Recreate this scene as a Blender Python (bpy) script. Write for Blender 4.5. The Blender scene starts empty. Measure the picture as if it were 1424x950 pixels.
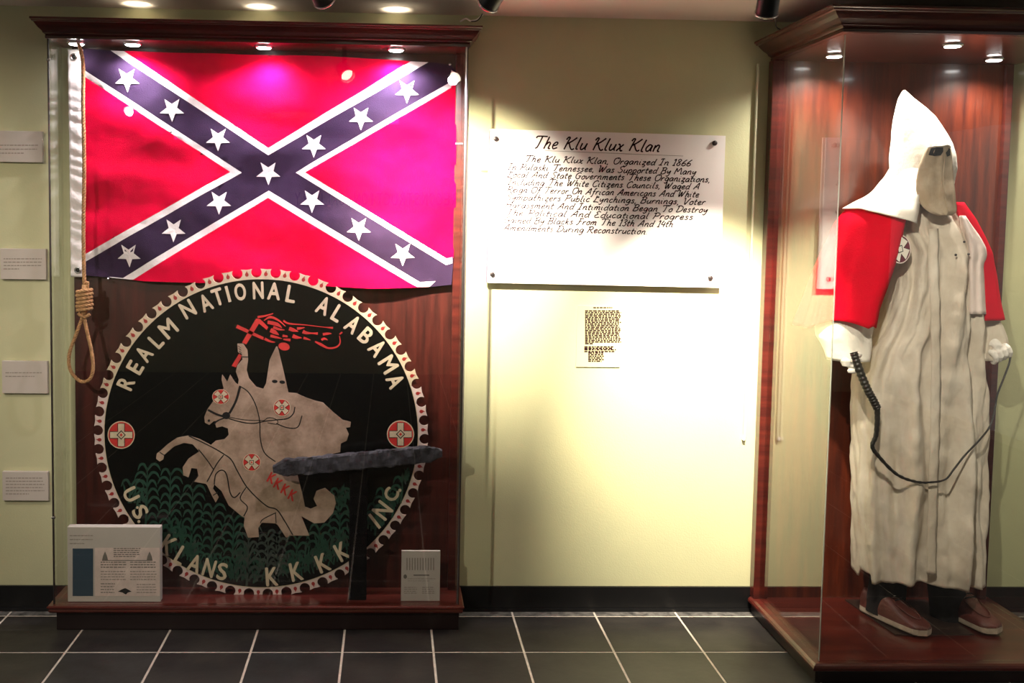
import bpy, bmesh, math, random
from mathutils import Vector, Matrix, noise
from mathutils.geometry import delaunay_2d_cdt
random.seed(7)
C = bpy.context.scene.collection
SC = bpy.context.scene
# ------------------------------------------------------------------ camera
EYE = 1.447
YAW, PITCH, ROLL, FPX, PPX, PPY = 0.0347, -0.068, 0.0143, 1400.5, 591.3, 399.8
_f = Vector((math.sin(YAW)*math.cos(PITCH), math.cos(YAW)*math.cos(PITCH), math.sin(PITCH)))
_r0 = Vector((math.cos(YAW), -math.sin(YAW), 0)); _u0 = _r0.cross(_f)
_r = _r0*math.cos(ROLL) + _u0*math.sin(ROLL); _u = _u0*math.cos(ROLL) - _r0*math.sin(ROLL)
cam = bpy.data.cameras.new('camera'); camo = bpy.data.objects.new('camera', cam); C.objects.link(camo)
m = Matrix((( _r.x, _u.x, -_f.x, 0), (_r.y, _u.y, -_f.y, 0), (_r.z, _u.z, -_f.z, EYE), (0, 0, 0, 1)))
camo.matrix_world = m
cam.sensor_width = 36; cam.lens = FPX/1424*36
cam.shift_x = (712-PPX)/1424; cam.shift_y = -(475-PPY)/1424
cam.clip_start = 0.05
SC.camera = camo
# ------------------------------------------------------------------ world, exposure, lamps
w = bpy.data.worlds.new('world'); SC.world = w; w.use_nodes = True
w.node_tree.nodes['Background'].inputs[0].default_value = (1.0, 0.93, 0.84, 1)
w.node_tree.nodes['Background'].inputs[1].default_value = 0.32
SC.view_settings.view_transform = 'Standard'; SC.view_settings.look = 'None'
SC.view_settings.exposure = 0.0; SC.view_settings.gamma = 1.0; SC.view_settings.use_curve_mapping = False

def spot(name, loc, target, power, angle, blend=0.5, col=(1, .9, .75), size=0.02):
    l = bpy.data.lights.new(name, 'SPOT'); l.energy = power; l.spot_size = math.radians(angle)
    l.spot_blend = blend; l.color = col; l.shadow_soft_size = size
    o = bpy.data.objects.new(name, l); C.objects.link(o); o.location = loc
    o.rotation_euler = (Vector(target)-Vector(loc)).to_track_quat('-Z', 'Y').to_euler()
    return o
WARM = (1, .88, .68); COOL = (1, .93, .88)
TRACK_AND_FILL = [  # head position, target, watts, cone, blend, colour
    ((-0.20, 2.70, 2.05), (0.22, 3.64, 1.40), 640, 52, 1.0, WARM),
    ((0.27, 2.70, 2.05), (-0.14, 3.55, 1.45), 120, 70, .9, (1, .82, .96)),
    ((1.00, 2.70, 2.05), (1.17, 3.64, .82), 640, 48, 1.0, WARM),
    ((-1.50, 1.10, 2.05), (-0.50, 3.5, .75), 135, 56, 1.0, (1, .88, .76)),  # added fill head out of view, brightens the round sign
    ((0.80, 1.75, 2.05), (1.80, 3.3, .95), 135, 50, 1.0, (1, .88, .72)),  # added head out of view, lights the mannequin from the left
    ((2.75, 2.50, 2.05), (2.75, 3.64, 1.0), 60, 90, 1.0, WARM),  # added head out of view, lifts the wall past the deep case
    ((-1.85, 2.30, 2.05), (-1.75, 3.64, 1.0), 40, 90, 1.0, WARM),  # added fill head out of view, lifts the left wall
]
for i, (p, t, e, a, b, c) in enumerate(TRACK_AND_FILL):
    spot('track_or_fill_light', Vector(p)+(Vector(t)-Vector(p)).normalized()*.065, t, e, a, b, c)
spot('rear_bounce_fill', (-0.6, 0.2, 2.0), (-1.0, -2.4, 1.5), 14, 80, .8, WARM)  # added unseen lamp; its bounce off the rear wall fills the room
spot('rear_bounce_fill', (1.8, 0.2, 2.0), (2.2, -2.4, 1.3), 14, 90, .8, WARM)  # second unseen lamp added for the bounced fill

# ------------------------------------------------------------------ photo-plane helpers (measured points -> metres)
def ray(x, y): return _f + _r*((x-PPX)/FPX) - _u*((y-PPY)/FPX)
def U(x, y, Y):
    d = ray(x, y); return Vector((d.x*Y/d.y, Y, EYE+d.z*Y/d.y))
def Zp(x, y, z):
    d = ray(x, y); t = (z-EYE)/d.z; return Vector((d.x*t, d.y*t, z))

# ------------------------------------------------------------------ materials
def mat(name, col, rough=.5, metal=0, var=0, vscale=8, vstretch=(1, 1, 1), col2=None, bump=0, bscale=60, coat=0, emit=None, spec=.5, bstretch=(1, 1, 1), sheen=0, bdist=.004):
    m = bpy.data.materials.new(name); m.use_nodes = True; N = m.node_tree.nodes; L = m.node_tree.links
    b = N['Principled BSDF']
    b.inputs['Base Color'].default_value = (*col, 1); b.inputs['Roughness'].default_value = rough
    b.inputs['Metallic'].default_value = metal; b.inputs['Specular IOR Level'].default_value = spec
    if coat: b.inputs['Coat Weight'].default_value = coat; b.inputs['Coat Roughness'].default_value = .12
    if sheen: b.inputs['Sheen Weight'].default_value = sheen
    if emit: b.inputs['Emission Color'].default_value = (*emit[:3], 1); b.inputs['Emission Strength'].default_value = emit[3]
    if var or bump:
        tc = N.new('ShaderNodeTexCoord')
    if var:
        mp = N.new('ShaderNodeMapping'); mp.inputs['Scale'].default_value = vstretch
        nz = N.new('ShaderNodeTexNoise'); nz.inputs['Scale'].default_value = vscale; nz.inputs['Detail'].default_value = 6; nz.inputs['Roughness'].default_value = .65
        L.new(tc.outputs['Object'], mp.inputs[0]); L.new(mp.outputs[0], nz.inputs[0])
        cr = N.new('ShaderNodeValToRGB'); c2 = col2 or tuple(max(0, c*(1-var)) for c in col)
        cr.color_ramp.elements[0].position = .35; cr.color_ramp.elements[1].position = .68
        cr.color_ramp.elements[0].color = (*c2, 1); cr.color_ramp.elements[1].color = (*col, 1)
        L.new(nz.outputs[0], cr.inputs[0]); L.new(cr.outputs[0], b.inputs['Base Color'])
    if bump:
        mp2 = N.new('ShaderNodeMapping'); mp2.inputs['Scale'].default_value = bstretch
        n2 = N.new('ShaderNodeTexNoise'); n2.inputs['Scale'].default_value = bscale; n2.inputs['Detail'].default_value = 4
        L.new(tc.outputs['Object'], mp2.inputs[0]); L.new(mp2.outputs[0], n2.inputs[0])
        bp = N.new('ShaderNodeBump'); bp.inputs['Strength'].default_value = bump; bp.inputs['Distance'].default_value = bdist
        L.new(n2.outputs[0], bp.inputs['Height']); L.new(bp.outputs[0], b.inputs['Normal'])
    return m
def glass_mat(name, tint=(.97, .98, .97), ior=1.5, rough=.0):
    m = bpy.data.materials.new(name); m.use_nodes = True; N = m.node_tree.nodes; L = m.node_tree.links
    N.clear(); o = N.new('ShaderNodeOutputMaterial'); mx = N.new('ShaderNodeMixShader')
    t = N.new('ShaderNodeBsdfTransparent'); t.inputs[0].default_value = (*tint, 1)
    g = N.new('ShaderNodeBsdfGlossy'); g.inputs['Roughness'].default_value = rough; g.inputs[0].default_value = (1, 1, 1, 1)
    fr = N.new('ShaderNodeFresnel'); 
    ge = N.new('ShaderNodeNewGeometry'); mr = N.new('ShaderNodeMapRange'); mr.inputs[3].default_value = ior; mr.inputs[4].default_value = 1/ior
    L.new(ge.outputs['Backfacing'], mr.inputs[0]); L.new(mr.outputs[0], fr.inputs[0])   # thin pane: same reflectance from both sides
    L.new(fr.outputs[0], mx.inputs[0]); L.new(t.outputs[0], mx.inputs[1]); L.new(g.outputs[0], mx.inputs[2]); L.new(mx.outputs[0], o.inputs[0])
    return m
M = {}
M['wall'] = mat('wall_paint', (.56, .55, .33), .75, var=.12, vscale=2.2, col2=(.50, .50, .31), bump=.12, bscale=180)
M['ceiling'] = mat('ceiling_paint', (.62, .55, .47), .9, bump=.1, bscale=120)
M['base'] = mat('black_vinyl', (.006, .006, .007), .35)
M['grout'] = mat('tile_grout', (.75, .68, .6), .8, var=.3, vscale=30)
M['tile'] = mat('slate_tile', (.045, .04, .036), .38, var=.5, vscale=5, col2=(.018, .016, .018), bump=.25, bscale=25)
M['tile2'] = mat('slate_tile_cool', (.040, .040, .042), .42, var=.5, vscale=7, col2=(.02, .018, .018), bump=.25, bscale=30)
M['light_streak'] = mat('painted_light_streak', (.66, .65, .46), .5)  # wall tone lightened to paint in the streak of light
M['strip'] = mat('scuffed_strip', (.20, .19, .18), .5, var=.7, vscale=30, col2=(.03, .03, .03))
M['wood'] = mat('mahogany', (.125, .021, .008), .33, var=.6, vscale=5, vstretch=(7, 7, .5), col2=(.038, .006, .004), coat=.5)
M['woodd'] = mat('dark_mahogany', (.075, .012, .008), .36, var=.6, vscale=5, vstretch=(7, 7, .5), col2=(.024, .004, .003), coat=.4)
M['woodh'] = mat('mahogany_moulding', (.095, .014, .009), .3, var=.5, vscale=6, vstretch=(.6, 4, 8), col2=(.038, .006, .005), coat=.6)
M['ledge'] = mat('mahogany_ledge', (.115, .017, .011), .3, var=.5, vscale=6, vstretch=(.6, 7, 7), col2=(.055, .008, .006), coat=.5)
M['darkbase'] = mat('ebony_plinth', (.012, .005, .005), .4)
M['glass'] = glass_mat('clear_glass')
M['edge'] = mat('polished_glass_edge', (.55, .6, .55), .15, spec=.9)
M['metal'] = mat('brushed_steel', (.6, .6, .6), .25, 1)
M['darkmetal'] = mat('dark_metal', (.06, .05, .05), .35, .6)
M['black'] = mat('black_plastic', (.012, .012, .013), .35)
M['lamp'] = mat('lamp_glow', (1, 1, 1), .5, emit=(1, .97, .95, 30))
M['lampw'] = mat('lamp_glow_warm', (1, 1, 1), .5, emit=(1, .9, .7, 14))
M['red'] = mat('red_cotton', (.78, .0, .045), .85, var=.2, vscale=14, bump=.35, bscale=400, spec=.05)
M['blue'] = mat('navy_cotton', (.036, .018, .050), .85, var=.3, vscale=14, bump=.35, bscale=400, spec=.1)
M['white'] = mat('white_cotton', (.82, .78, .76), .8, var=.12, vscale=20, bump=.4, bscale=90)
M['rope'] = mat('hemp_rope', (.62, .34, .15), .9, var=.45, vscale=90, bump=.8, bscale=300)
M['disc'] = mat('black_enamel', (.004, .004, .004), .22, bump=.12, bscale=14)
M['cream'] = mat('cream_paint', (.66, .55, .37), .55, var=.25, vscale=30)
M['tan'] = mat('weathered_beige_paint', (.46, .33, .235), .6, var=.4, vscale=14, col2=(.23, .155, .10))
M['pale'] = mat('pale_paint', (.74, .60, .54), .55, var=.2, vscale=25)
M['redp'] = mat('red_paint', (.62, .03, .025), .5, var=.3, vscale=30)
M['redd'] = mat('deep_red_paint', (.32, .02, .02), .5)
M['inkb'] = mat('black_paint', (.005, .004, .004), .5)
M['green'] = mat('dark_green_paint', (.008, .060, .034), .55, var=.4, vscale=25)
M['greend'] = mat('grey_green_paint', (.035, .055, .042), .6, var=.4, vscale=25)
M['char2'] = mat('burnt_wood', (.006, .005, .006), .9, spec=.05, var=.6, vscale=16, bump=1, bscale=40)
M['char'] = mat('charred_wood', (.075, .072, .085), .6, spec=.25, var=.8, vscale=22, col2=(.012, .011, .013), bump=1, bscale=40)
M['paper'] = mat('card_paper', (.52, .47, .42), .8, var=.06, vscale=9)
M['print'] = mat('grey_print', (.16, .14, .12), .8)
M['inkgrey'] = mat('faint_print', (.28, .24, .21), .8)
M['bluecard'] = mat('blue_card', (.028, .055, .085), .6)
M['acry'] = mat('white_acrylic', (.90, .87, .86), .35, spec=.25)
M['acrys'] = mat('clear_acrylic_sheet', (.55, .54, .33), .3, spec=.2)
M['ink'] = mat('brown_black_ink', (.022, .006, .008), .8, spec=.1)
M['robe'] = mat('aged_white_cotton', (.74, .67, .58), .85, var=.3, vscale=7, col2=(.57, .49, .40), bump=.8, bscale=11, bdist=.022, bstretch=(1, 1, .45), spec=.1)
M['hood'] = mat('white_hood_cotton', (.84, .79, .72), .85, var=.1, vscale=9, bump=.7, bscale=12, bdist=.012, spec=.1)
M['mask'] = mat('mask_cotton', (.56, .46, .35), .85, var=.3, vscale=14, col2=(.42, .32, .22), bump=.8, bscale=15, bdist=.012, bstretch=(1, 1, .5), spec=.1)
M['cape'] = mat('red_cape_cloth', (.72, .0, .022), .85, var=.12, vscale=9, bump=.3, bscale=200, spec=.05)
M['lining'] = mat('cape_lining', (.80, .68, .64), .85, bump=.6, bscale=20, bdist=.01, spec=.1)
M['glove'] = mat('white_glove', (.78, .74, .70), .85, bump=.6, bscale=60)
M['leather'] = mat('black_leather', (.016, .013, .012), .4, bump=.5, bscale=120)
M['shoe'] = mat('oxblood_leather', (.15, .04, .032), .45, var=.4, vscale=22, bump=.3, bscale=90)
M['sole'] = mat('shoe_sole', (.55, .45, .36), .8, var=.3, vscale=40)
M['trouser'] = mat('black_trouser', (.006, .005, .007), .9)
M['plate'] = mat('dark_slab', (.05, .03, .025), .3, var=.4, vscale=12)
M['maroon'] = mat('maroon_patch', (.13, .012, .03), .8)

# ------------------------------------------------------------------ mesh helpers
def tag(o, label=None, cat=None, group=None, kind=None):
    if label: o['label'] = label
    if cat: o['category'] = cat
    if group: o['group'] = group
    if kind: o['kind'] = kind
    return o
def empty(name, loc=(0, 0, 0), label=None, cat=None, group=None):
    o = bpy.data.objects.new(name, None); C.objects.link(o); o.location = loc; o.empty_display_size = .05
    return tag(o, label, cat, group)
class MB:
    def __init__(s): s.v = []; s.f = []; s.mi = []; s.ms = []; s.sm = []
    def mid(s, m):
        if m not in s.ms: s.ms.append(m)
        return s.ms.index(m)
    def add(s, vs, fs, m, smooth=False):
        k = len(s.v); s.v += [tuple(v) for v in vs]; i = s.mid(m)
        for f in fs: s.f.append([k+a for a in f]); s.mi.append(i); s.sm.append(smooth)
    def box(s, x0, x1, y0, y1, z0, z1, m, bev=0):
        if bev <= 0:
            vs = [(x, y, z) for z in (z0, z1) for y in (y0, y1) for x in (x0, x1)]
            s.add(vs, [(0, 2, 3, 1), (4, 5, 7, 6), (0, 1, 5, 4), (1, 3, 7, 5), (3, 2, 6, 7), (2, 0, 4, 6)], m); return
        bm = bmesh.new(); bmesh.ops.create_cube(bm, size=1)
        for v in bm.verts: v.co = Vector(((x0+x1)/2+v.co.x*(x1-x0), (y0+y1)/2+v.co.y*(y1-y0), (z0+z1)/2+v.co.z*(z1-z0)))
        bmesh.ops.bevel(bm, geom=bm.edges[:], offset=bev, segments=2, affect='EDGES', profile=.5)
        bm.verts.index_update(); s.add([v.co.copy() for v in bm.verts], [[v.index for v in f.verts] for f in bm.faces], m); bm.free()
    def plate(s, pts, yf, th, m):
        """polygon given as (x, z) pairs, front face at y=yf, thickness th to the back"""
        a = sum(pts[i][0]*pts[(i+1) % len(pts)][1]-pts[(i+1) % len(pts)][0]*pts[i][1] for i in range(len(pts)))
        if a < 0: pts = pts[::-1]
        n = len(pts); vs = [(p[0], yf, p[1]) for p in pts]+[(p[0], yf+th, p[1]) for p in pts]
        fs = [list(range(n))]+[[i, i+n, (i+1) % n+n, (i+1) % n] for i in range(n)]
        fs.append(list(range(n, 2*n))[::-1])
        s.add(vs, fs, m)
    def tube(s, path, rad, m, seg=8, caps=True, smooth=True):
        n = len(path); path = [Vector(p) for p in path]
        rad = rad if isinstance(rad, (list, tuple)) else [rad]*n
        t0 = (path[1]-path[0]).normalized(); up = Vector((0, 0, 1)) if abs(t0.z) < .9 else Vector((1, 0, 0))
        nx = t0.cross(up).normalized(); vs = []; fs = []
        for i in range(n):
            t = (path[min(i+1, n-1)]-path[max(i-1, 0)]).normalized()
            nx = (nx-t*nx.dot(t)).normalized(); ny = t.cross(nx)
            for k in range(seg):
                a = 2*math.pi*k/seg; vs.append(path[i]+(nx*math.cos(a)+ny*math.sin(a))*rad[i])
        for i in range(n-1):
            for k in range(seg): fs.append([i*seg+k, i*seg+(k+1) % seg, (i+1)*seg+(k+1) % seg, (i+1)*seg+k])
        if caps: fs.append(list(range(seg))[::-1]); fs.append([(n-1)*seg+k for k in range(seg)])
        s.add(vs, fs, m, smooth)
    def grid(s, rows, m, closed=False, smooth=True):
        n = len(rows[0]); vs = [p for r in rows for p in r]; fs = []
        for i in range(len(rows)-1):
            for k in range(n if closed else n-1): fs.append([i*n+k, i*n+(k+1) % n, (i+1)*n+(k+1) % n, (i+1)*n+k])
        s.add(vs, fs, m, smooth)
    def build(s, name, parent=None):
        me = bpy.data.meshes.new(name); me.from_pydata(s.v, [], s.f); me.update()
        for m in s.ms: me.materials.append(M[m] if isinstance(m, str) else m)
        me.polygons.foreach_set('material_index', s.mi); me.polygons.foreach_set('use_smooth', s.sm)
        o = bpy.data.objects.new(name, me); C.objects.link(o)
        if parent:
            o.parent = parent; o.matrix_parent_inverse = Matrix.Translation(-Vector(parent.location))
            if parent.parent: o.matrix_parent_inverse = Matrix()   # nested: both meshes are in world coordinates
        return o
def structure(o): o['kind'] = 'structure'; return o
def solid(o, th, off=0, rim=True):
    md = o.modifiers.new('thickness', 'SOLIDIFY'); md.thickness = th; md.offset = off; md.use_rim = rim; return o
def subsurf(o, n=1):
    md = o.modifiers.new('smooth', 'SUBSURF'); md.levels = n; md.render_levels = n; return o
def crom(P, n=8, closed=False):
    P = [Vector(p) for p in P]; out = []; N = len(P)
    for i in range(N if closed else N-1):
        g = (lambda j: P[j % N]) if closed else (lambda j: P[max(0, min(N-1, j))])
        a, b, c, d = g(i-1), g(i), g(i+1), g(i+2)
        for k in range(n):
            t = k/n; out.append(.5*((2*b)+(c-a)*t+(2*a-5*b+4*c-d)*t*t+(3*b-a-3*c+d)*t*t*t))
    if not closed: out.append(P[-1])
    return out
def ribbon2(pts, wid):
    """2-D polyline -> outline polygon quads; returns verts, faces; wid: number or list (half widths)"""
    n = len(pts); pts = [Vector(p) for p in pts]; wid = wid if isinstance(wid, (list, tuple)) else [wid]*n
    vs = []
    for i in range(n):
        t = pts[min(i+1, n-1)]-pts[max(i-1, 0)]
        t = t.normalized() if t.length > 1e-9 else Vector((1, 0))
        nn = Vector((-t.y, t.x)); vs += [pts[i]+nn*wid[i], pts[i]-nn*wid[i]]
    return vs, [[2*i, 2*i+1, 2*i+3, 2*i+2] for i in range(n-1)]
def pxribbon(mb, pts, wid, Y, m, sm=6):
    if len(pts) > 2 and sm: pts = crom(pts, sm)
    if isinstance(wid, (list, tuple)):
        n = len(pts); q = len(wid)-1
        wid = [wid[int(i/(n-1)*q*.9999)]*(1-(i/(n-1)*q*.9999) % 1)+wid[int(i/(n-1)*q*.9999)+1]*((i/(n-1)*q*.9999) % 1) for i in range(n)]
    vs, fs = ribbon2(pts, wid); mb.add([U(v.x, v.y, Y) for v in vs], fs, m)
def pxpoly(mb, pts, Y, m, th=.0004, sm=0):
    if sm: pts = crom([(p[0], p[1]) for p in pts], sm, True)
    mb.plate([(U(p[0], p[1], Y).x, U(p[0], p[1], Y).z) for p in pts], Y, th, m)
_glyph = {}
def glyph(ch):
    if ch in _glyph: return _glyph[ch]
    cu = bpy.data.curves.new('t', 'FONT'); cu.body = ch; cu.size = 1; cu.resolution_u = 3
    o = bpy.data.objects.new('t', cu); C.objects.link(o)
    dg = bpy.context.evaluated_depsgraph_get(); me = bpy.data.meshes.new_from_object(o.evaluated_get(dg))
    vs = [(v.co.x, v.co.y) for v in me.vertices]; fs = [list(p.vertices) for p in me.polygons]
    bpy.data.objects.remove(o); bpy.data.curves.remove(cu); bpy.data.meshes.remove(me)
    x0 = min(v[0] for v in vs); x1 = max(v[0] for v in vs); y0 = min(v[1] for v in vs); y1 = max(v[1] for v in vs)
    _glyph[ch] = ([((v[0]-x0)/(x1-x0)-.5, (v[1]-y0)/(y1-y0)-.5) for v in vs], fs, (x1-x0)/(y1-y0)); return _glyph[ch]
def pxchar(mb, ch, cx, cy, wd, ht, ang, Y, m, bold=0):
    """ang: clockwise rotation in degrees as seen in the picture"""
    vs, fs, asp = glyph(ch); a = math.radians(ang)
    offs = [(0, 0)] if not bold else [(-bold, 0), (bold, 0), (0, bold), (0, -bold)]
    for (ox, oy) in offs:
        out = []
        for x, y in vs:
            X = x*wd+ox; Yy = -y*ht+oy
            out.append(U(cx+X*math.cos(a)-Yy*math.sin(a), cy+X*math.sin(a)+Yy*math.cos(a), Y))
        mb.add(out, fs, m); Y -= .00008

# ------------------------------------------------------------------ the room
WY = 3.64; CEIL = 2.173; T = .3048; GX0 = .4639; GY0 = 3.5826
b = MB(); b.box(-3.6, 4.3, WY, WY+.12, -.05, CEIL+.05, 'wall'); structure(b.build('wall_back'))
b = MB(); b.box(-3.6, 4.3, -2.52, -2.4, -.05, CEIL+.05, 'wall'); structure(b.build('wall_rear'))
b = MB(); b.box(-3.6, 4.3, -2.4, WY, CEIL, CEIL+.1, 'ceiling'); structure(b.build('ceiling'))
floor = MB(); floor.box(-3.6, 4.3, -2.4, WY, -.06, -.0015, 'grout'); floor = structure(floor.build('floor'))
g = .0034
def tile_box(mb, x0, x1, y0, y1, m):
    e = .0012
    vs = [(x0, y0, -.002), (x1, y0, -.002), (x1, y1, -.002), (x0, y1, -.002), (x0+e, y0+e, 0), (x1-e, y0+e, 0), (x1-e, y1-e, 0), (x0+e, y1-e, 0)]
    mb.add(vs, [(4, 5, 6, 7), (0, 1, 5, 4), (1, 2, 6, 5), (2, 3, 7, 6), (3, 0, 4, 7)], m)
for j in range(0, 5):
    for i in range(-8, 9):
        x0 = GX0+i*T+g; x1 = GX0+(i+1)*T-g; y1 = GY0-j*T-g; y0 = GY0-(j+1)*T+g
        t = MB(); tile_box(t, x0, x1, y0, y1, 'tile' if random.random() < .7 else 'tile2'); t.build('floor_tile', floor)
for i in range(-8, 9):
    x0 = GX0+i*T+g; x1 = GX0+(i+1)*T-g
    t = MB(); tile_box(t, x0, x1, GY0+g, WY-.012, 'strip'); t.build('edge_tile', floor)
t = MB()
for j in range(0, 20):
    for i in range(-13, 12):
        if j < 5 and -8 <= i < 9: continue
        tile_box(t, GX0+i*T+g, GX0+(i+1)*T-g, GY0-(j+1)*T+g, GY0-j*T-g, 'tile')
tag(t.build('distant_tiles', floor), kind='stuff')
b = MB(); b.box(-3.6, 4.3, WY-.010, WY, 0, .093, 'base'); b.box(-3.6, 4.3, WY-.016, WY-.010, 0, .012, 'base')
structure(b.build('baseboard_back'))
# rear wall sign, met only as a reflection in the case glass
VY = 2*3.4536+2.395
rs = empty('wall_lettering', (-1, -2.395, 1.5), 'large dark gallery name lettering fixed on the wall opposite the cases', 'sign')
word = 'RECONSTRUCTION GALLERY'
for k, ch in enumerate(word):
    if ch == ' ': continue
    vs, fs, asp = glyph(ch); px = 632-k*10.4
    c0 = U(px, 277, VY); hh = .115; ww = .05 if ch != 'I' else .018; l = MB()
    l.add([(c0.x-v[0]*ww, -2.395, c0.z+v[1]*hh) for v in vs], [f[::-1] for f in fs], 'ink'); solid(l.build('letter', rs), .005, 0)

# ------------------------------------------------------------------ display cases
def moulding(mb, x0, x1, yf, yb, prof, m):
    rows = []
    for (o, z) in prof: rows.append([(x0-o, yb, z), (x0-o, yf-o, z), (x1+o, yf-o, z), (x1+o, yb, z)])
    for i in range(len(rows)-1):
        a, c = rows[i], rows[i+1]
        for k in range(3): mb.add([a[k], a[k+1], c[k+1], c[k]], [(0, 1, 2, 3)], m)
    top = rows[-1]; mb.add(top, [(0, 1, 2, 3)], m)
    bot = rows[0]; mb.add(bot, [(3, 2, 1, 0)], m)
def crown(z0, z1, o1):
    h = z1-z0; P = [(0, 0), (.16, 0), (.18, .12), (.14, .16), (.2, .22), (.3, .27), (.34, .36), (.42, .42), (.56, .52), (.7, .66), (.8, .78), (.9, .8), (.92, .86), (1, .9), (1, 1)]
    return [(p[0]*o1, z0+p[1]*h) for p in P]
def puck(root, x, y, z, power, target=None):
    f = MB(); n = 24
    f.tube([(x, y, z+.001), (x, y, z-.006)], [.034, .030], 'metal', 24); 
    o = f.build('lamp_trim', root)
    l = MB(); l.tube([(x, y, z-.0062), (x, y, z-.0085)], [.025, .022], 'lamp', 20); l.build('lamp_lens', o)
    spot('case_light', (x, y, z-.016), target or (x, y, 0), power, 150, 1.0, (1, .91, .97) if y > 3.5 else (1, .90, .78), .012)

# ---- left, shallow case
LX0, LX1, LYF = -1.152, .252, 3.4536
lc = empty('display_case', ((LX0+LX1)/2, 3.55, 0), 'shallow wide mahogany display case on the left holding the red flag and round sign', 'display case')
b = MB(); b.box(LX0+.004, LX1+.004, LYF+.006, WY-.02, .0005, .066, 'darkbase', .003); b.build('plinth', lc)
b = MB(); moulding(b, LX0, LX1, LYF, WY-.011, [(.002, .064), (.012, .068), (.016, .074), (.014, .082), (.02, .086), (.02, .091), (.016, .094)], 'ledge'); b.build('ledge', lc)
b = MB(); b.box(LX0+.028, LX1-.006, WY-.024, WY-.002, .094, 2.03, 'woodd'); b.build('back_panel', lc)
b = MB(); b.box(LX1-.030, LX1-.002, WY-.05, WY-.0245, .094, 2.03, 'woodh', .003); b.build('corner_post', lc)
b = MB(); b.box(LX0+.002, LX1-.002, LYF+.004, WY-.002, 2.0301, 2.075, 'woodh'); b.build('lid', lc)
b = MB(); moulding(b, LX0, LX1, LYF, WY-.001, crown(2.030, 2.094, .046), 'woodh')
b.build('cornice', lc)
G = .006
b = MB(); b.box(LX0+.001, LX1-.001, LYF+.002, LYF+.002+G, .0945, 2.03, 'glass'); b.build('front_glass', lc)
b = MB(); b.box(LX0+.001, LX0+.001+G, LYF+.009, WY-.026, .0945, 2.03, 'glass'); b.build('side_glass', lc)
b = MB(); b.box(LX1-.001-G, LX1-.001, LYF+.009, WY-.052, .0945, 2.03, 'glass'); b.build('side_glass', lc)
b = MB(); b.box(LX1-.001, LX1+.003, LYF, LYF+.010, .0945, 2.0298, 'darkmetal'); b.box(LX1-.006, LX1-.001, LYF-.001, LYF+.0015, .0945, 2.0298, 'metal'); b.build('corner_trim', lc)
b = MB(); b.box(LX0-.004, LX0, LYF, LYF+.010, .0945, 2.0298, 'darkmetal'); b.build('corner_trim', lc)
p = U(639, 200, LYF); b = MB(); b.box(p.x-.014, p.x+.012, LYF-.006, LYF+.001, p.z-.003, p.z+.003, 'metal', .001); b.build('glass_clip', lc)
for z in (.40, 1.96):
    b = MB(); b.box(LX0-.006, LX0+.006, LYF-.004, LYF+.004, z-.004, z+.004, 'metal', .001); b.build('glass_clip', lc)
for (x, y, e) in ((-.887, 3.512, 24), (-.443, 3.52, 24), (.0105, 3.52, 36)):
    puck(lc, x, y, 2.030, e)
p = Zp(92, 51, 2.03); puck(lc, p.x, 3.52, 2.030, 1.2)
for x in (-.886, -.462, .009):
    b = MB(); b.tube([(x, 3.52, 2.0942), (x, 3.52, 2.104)], .03, 'metal', 16); b.tube([(x, 3.52, 2.1042), (x, 3.52, 2.106)], .02, 'lampw', 16)
    b.build('uplight', lc)
    spot('uplight_beam', (x, 3.55, 2.112), (x, 3.60, 2.3), 1.1, 90, .6, WARM, .01)

# ---- right, deep case
RX0, RX1, RYF = 1.3754, 2.232, 3.0674
rc = empty('display_case', ((RX0+RX1)/2, 3.35, 0), 'deep mahogany display case on the right holding the robed mannequin', 'display case')
b = MB(); b.box(RX0-.018, RX1+.018, RYF-.018, WY-.02, .0005, .0375, 'darkbase', .002); b.build('plinth', rc)
b = MB(); moulding(b, RX0, RX1, RYF, WY-.018, [(.016, .038), (.024, .040), (.03, .044), (.03, .052), (.026, .058), (.018, .062)], 'ledge'); b.build('ledge', rc)
b = MB(); b.box(RX0+.034, 2.222, WY-.03, WY-.004, .062, 2.031, 'wood'); b.build('back_panel', rc)
b = MB(); b.box(RX0-.02, RX0+.0335, WY-.045, WY-.003, .062, 2.031, 'woodh', .003); b.build('corner_post', rc)
b = MB(); b.box(2.205, 2.232, WY-.05, WY-.0305, .062, 2.031, 'woodh', .003); b.build('corner_post', rc)
b = MB(); b.box(RX0+.002, RX1-.002, RYF+.004, WY-.002, 2.0315, 2.07, 'woodh'); b.build('lid', rc)
b = MB(); moulding(b, RX0, RX1, RYF, WY-.001, crown(2.032, 2.100, .075), 'woodh'); b.build('cornice', rc)
b = MB(); b.box(RX0+.001, RX1, RYF+.002, RYF+.002+G, .0625, 2.031, 'glass'); b.build('front_glass', rc)
b = MB(); b.box(RX0+.001, RX0+.001+G, RYF+.009, WY-.047, .0625, 2.031, 'glass'); b.build('side_glass', rc)
b = MB(); b.box(RX1-G, RX1, RYF+.009, WY-.052, .0625, 2.031, 'glass'); b.build('side_glass', rc)
b = MB(); b.box(RX0-.001, RX0+.0015, RYF-.0005, RYF+.003, .0625, 2.024, 'edge'); b.build('glass_edge', rc)
for (x, y, e) in ((1.521, 3.472, 40), (1.80, 3.23, 14), (2.088, 3.479, 26)):
    puck(rc, x, y, 2.031, e)

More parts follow.
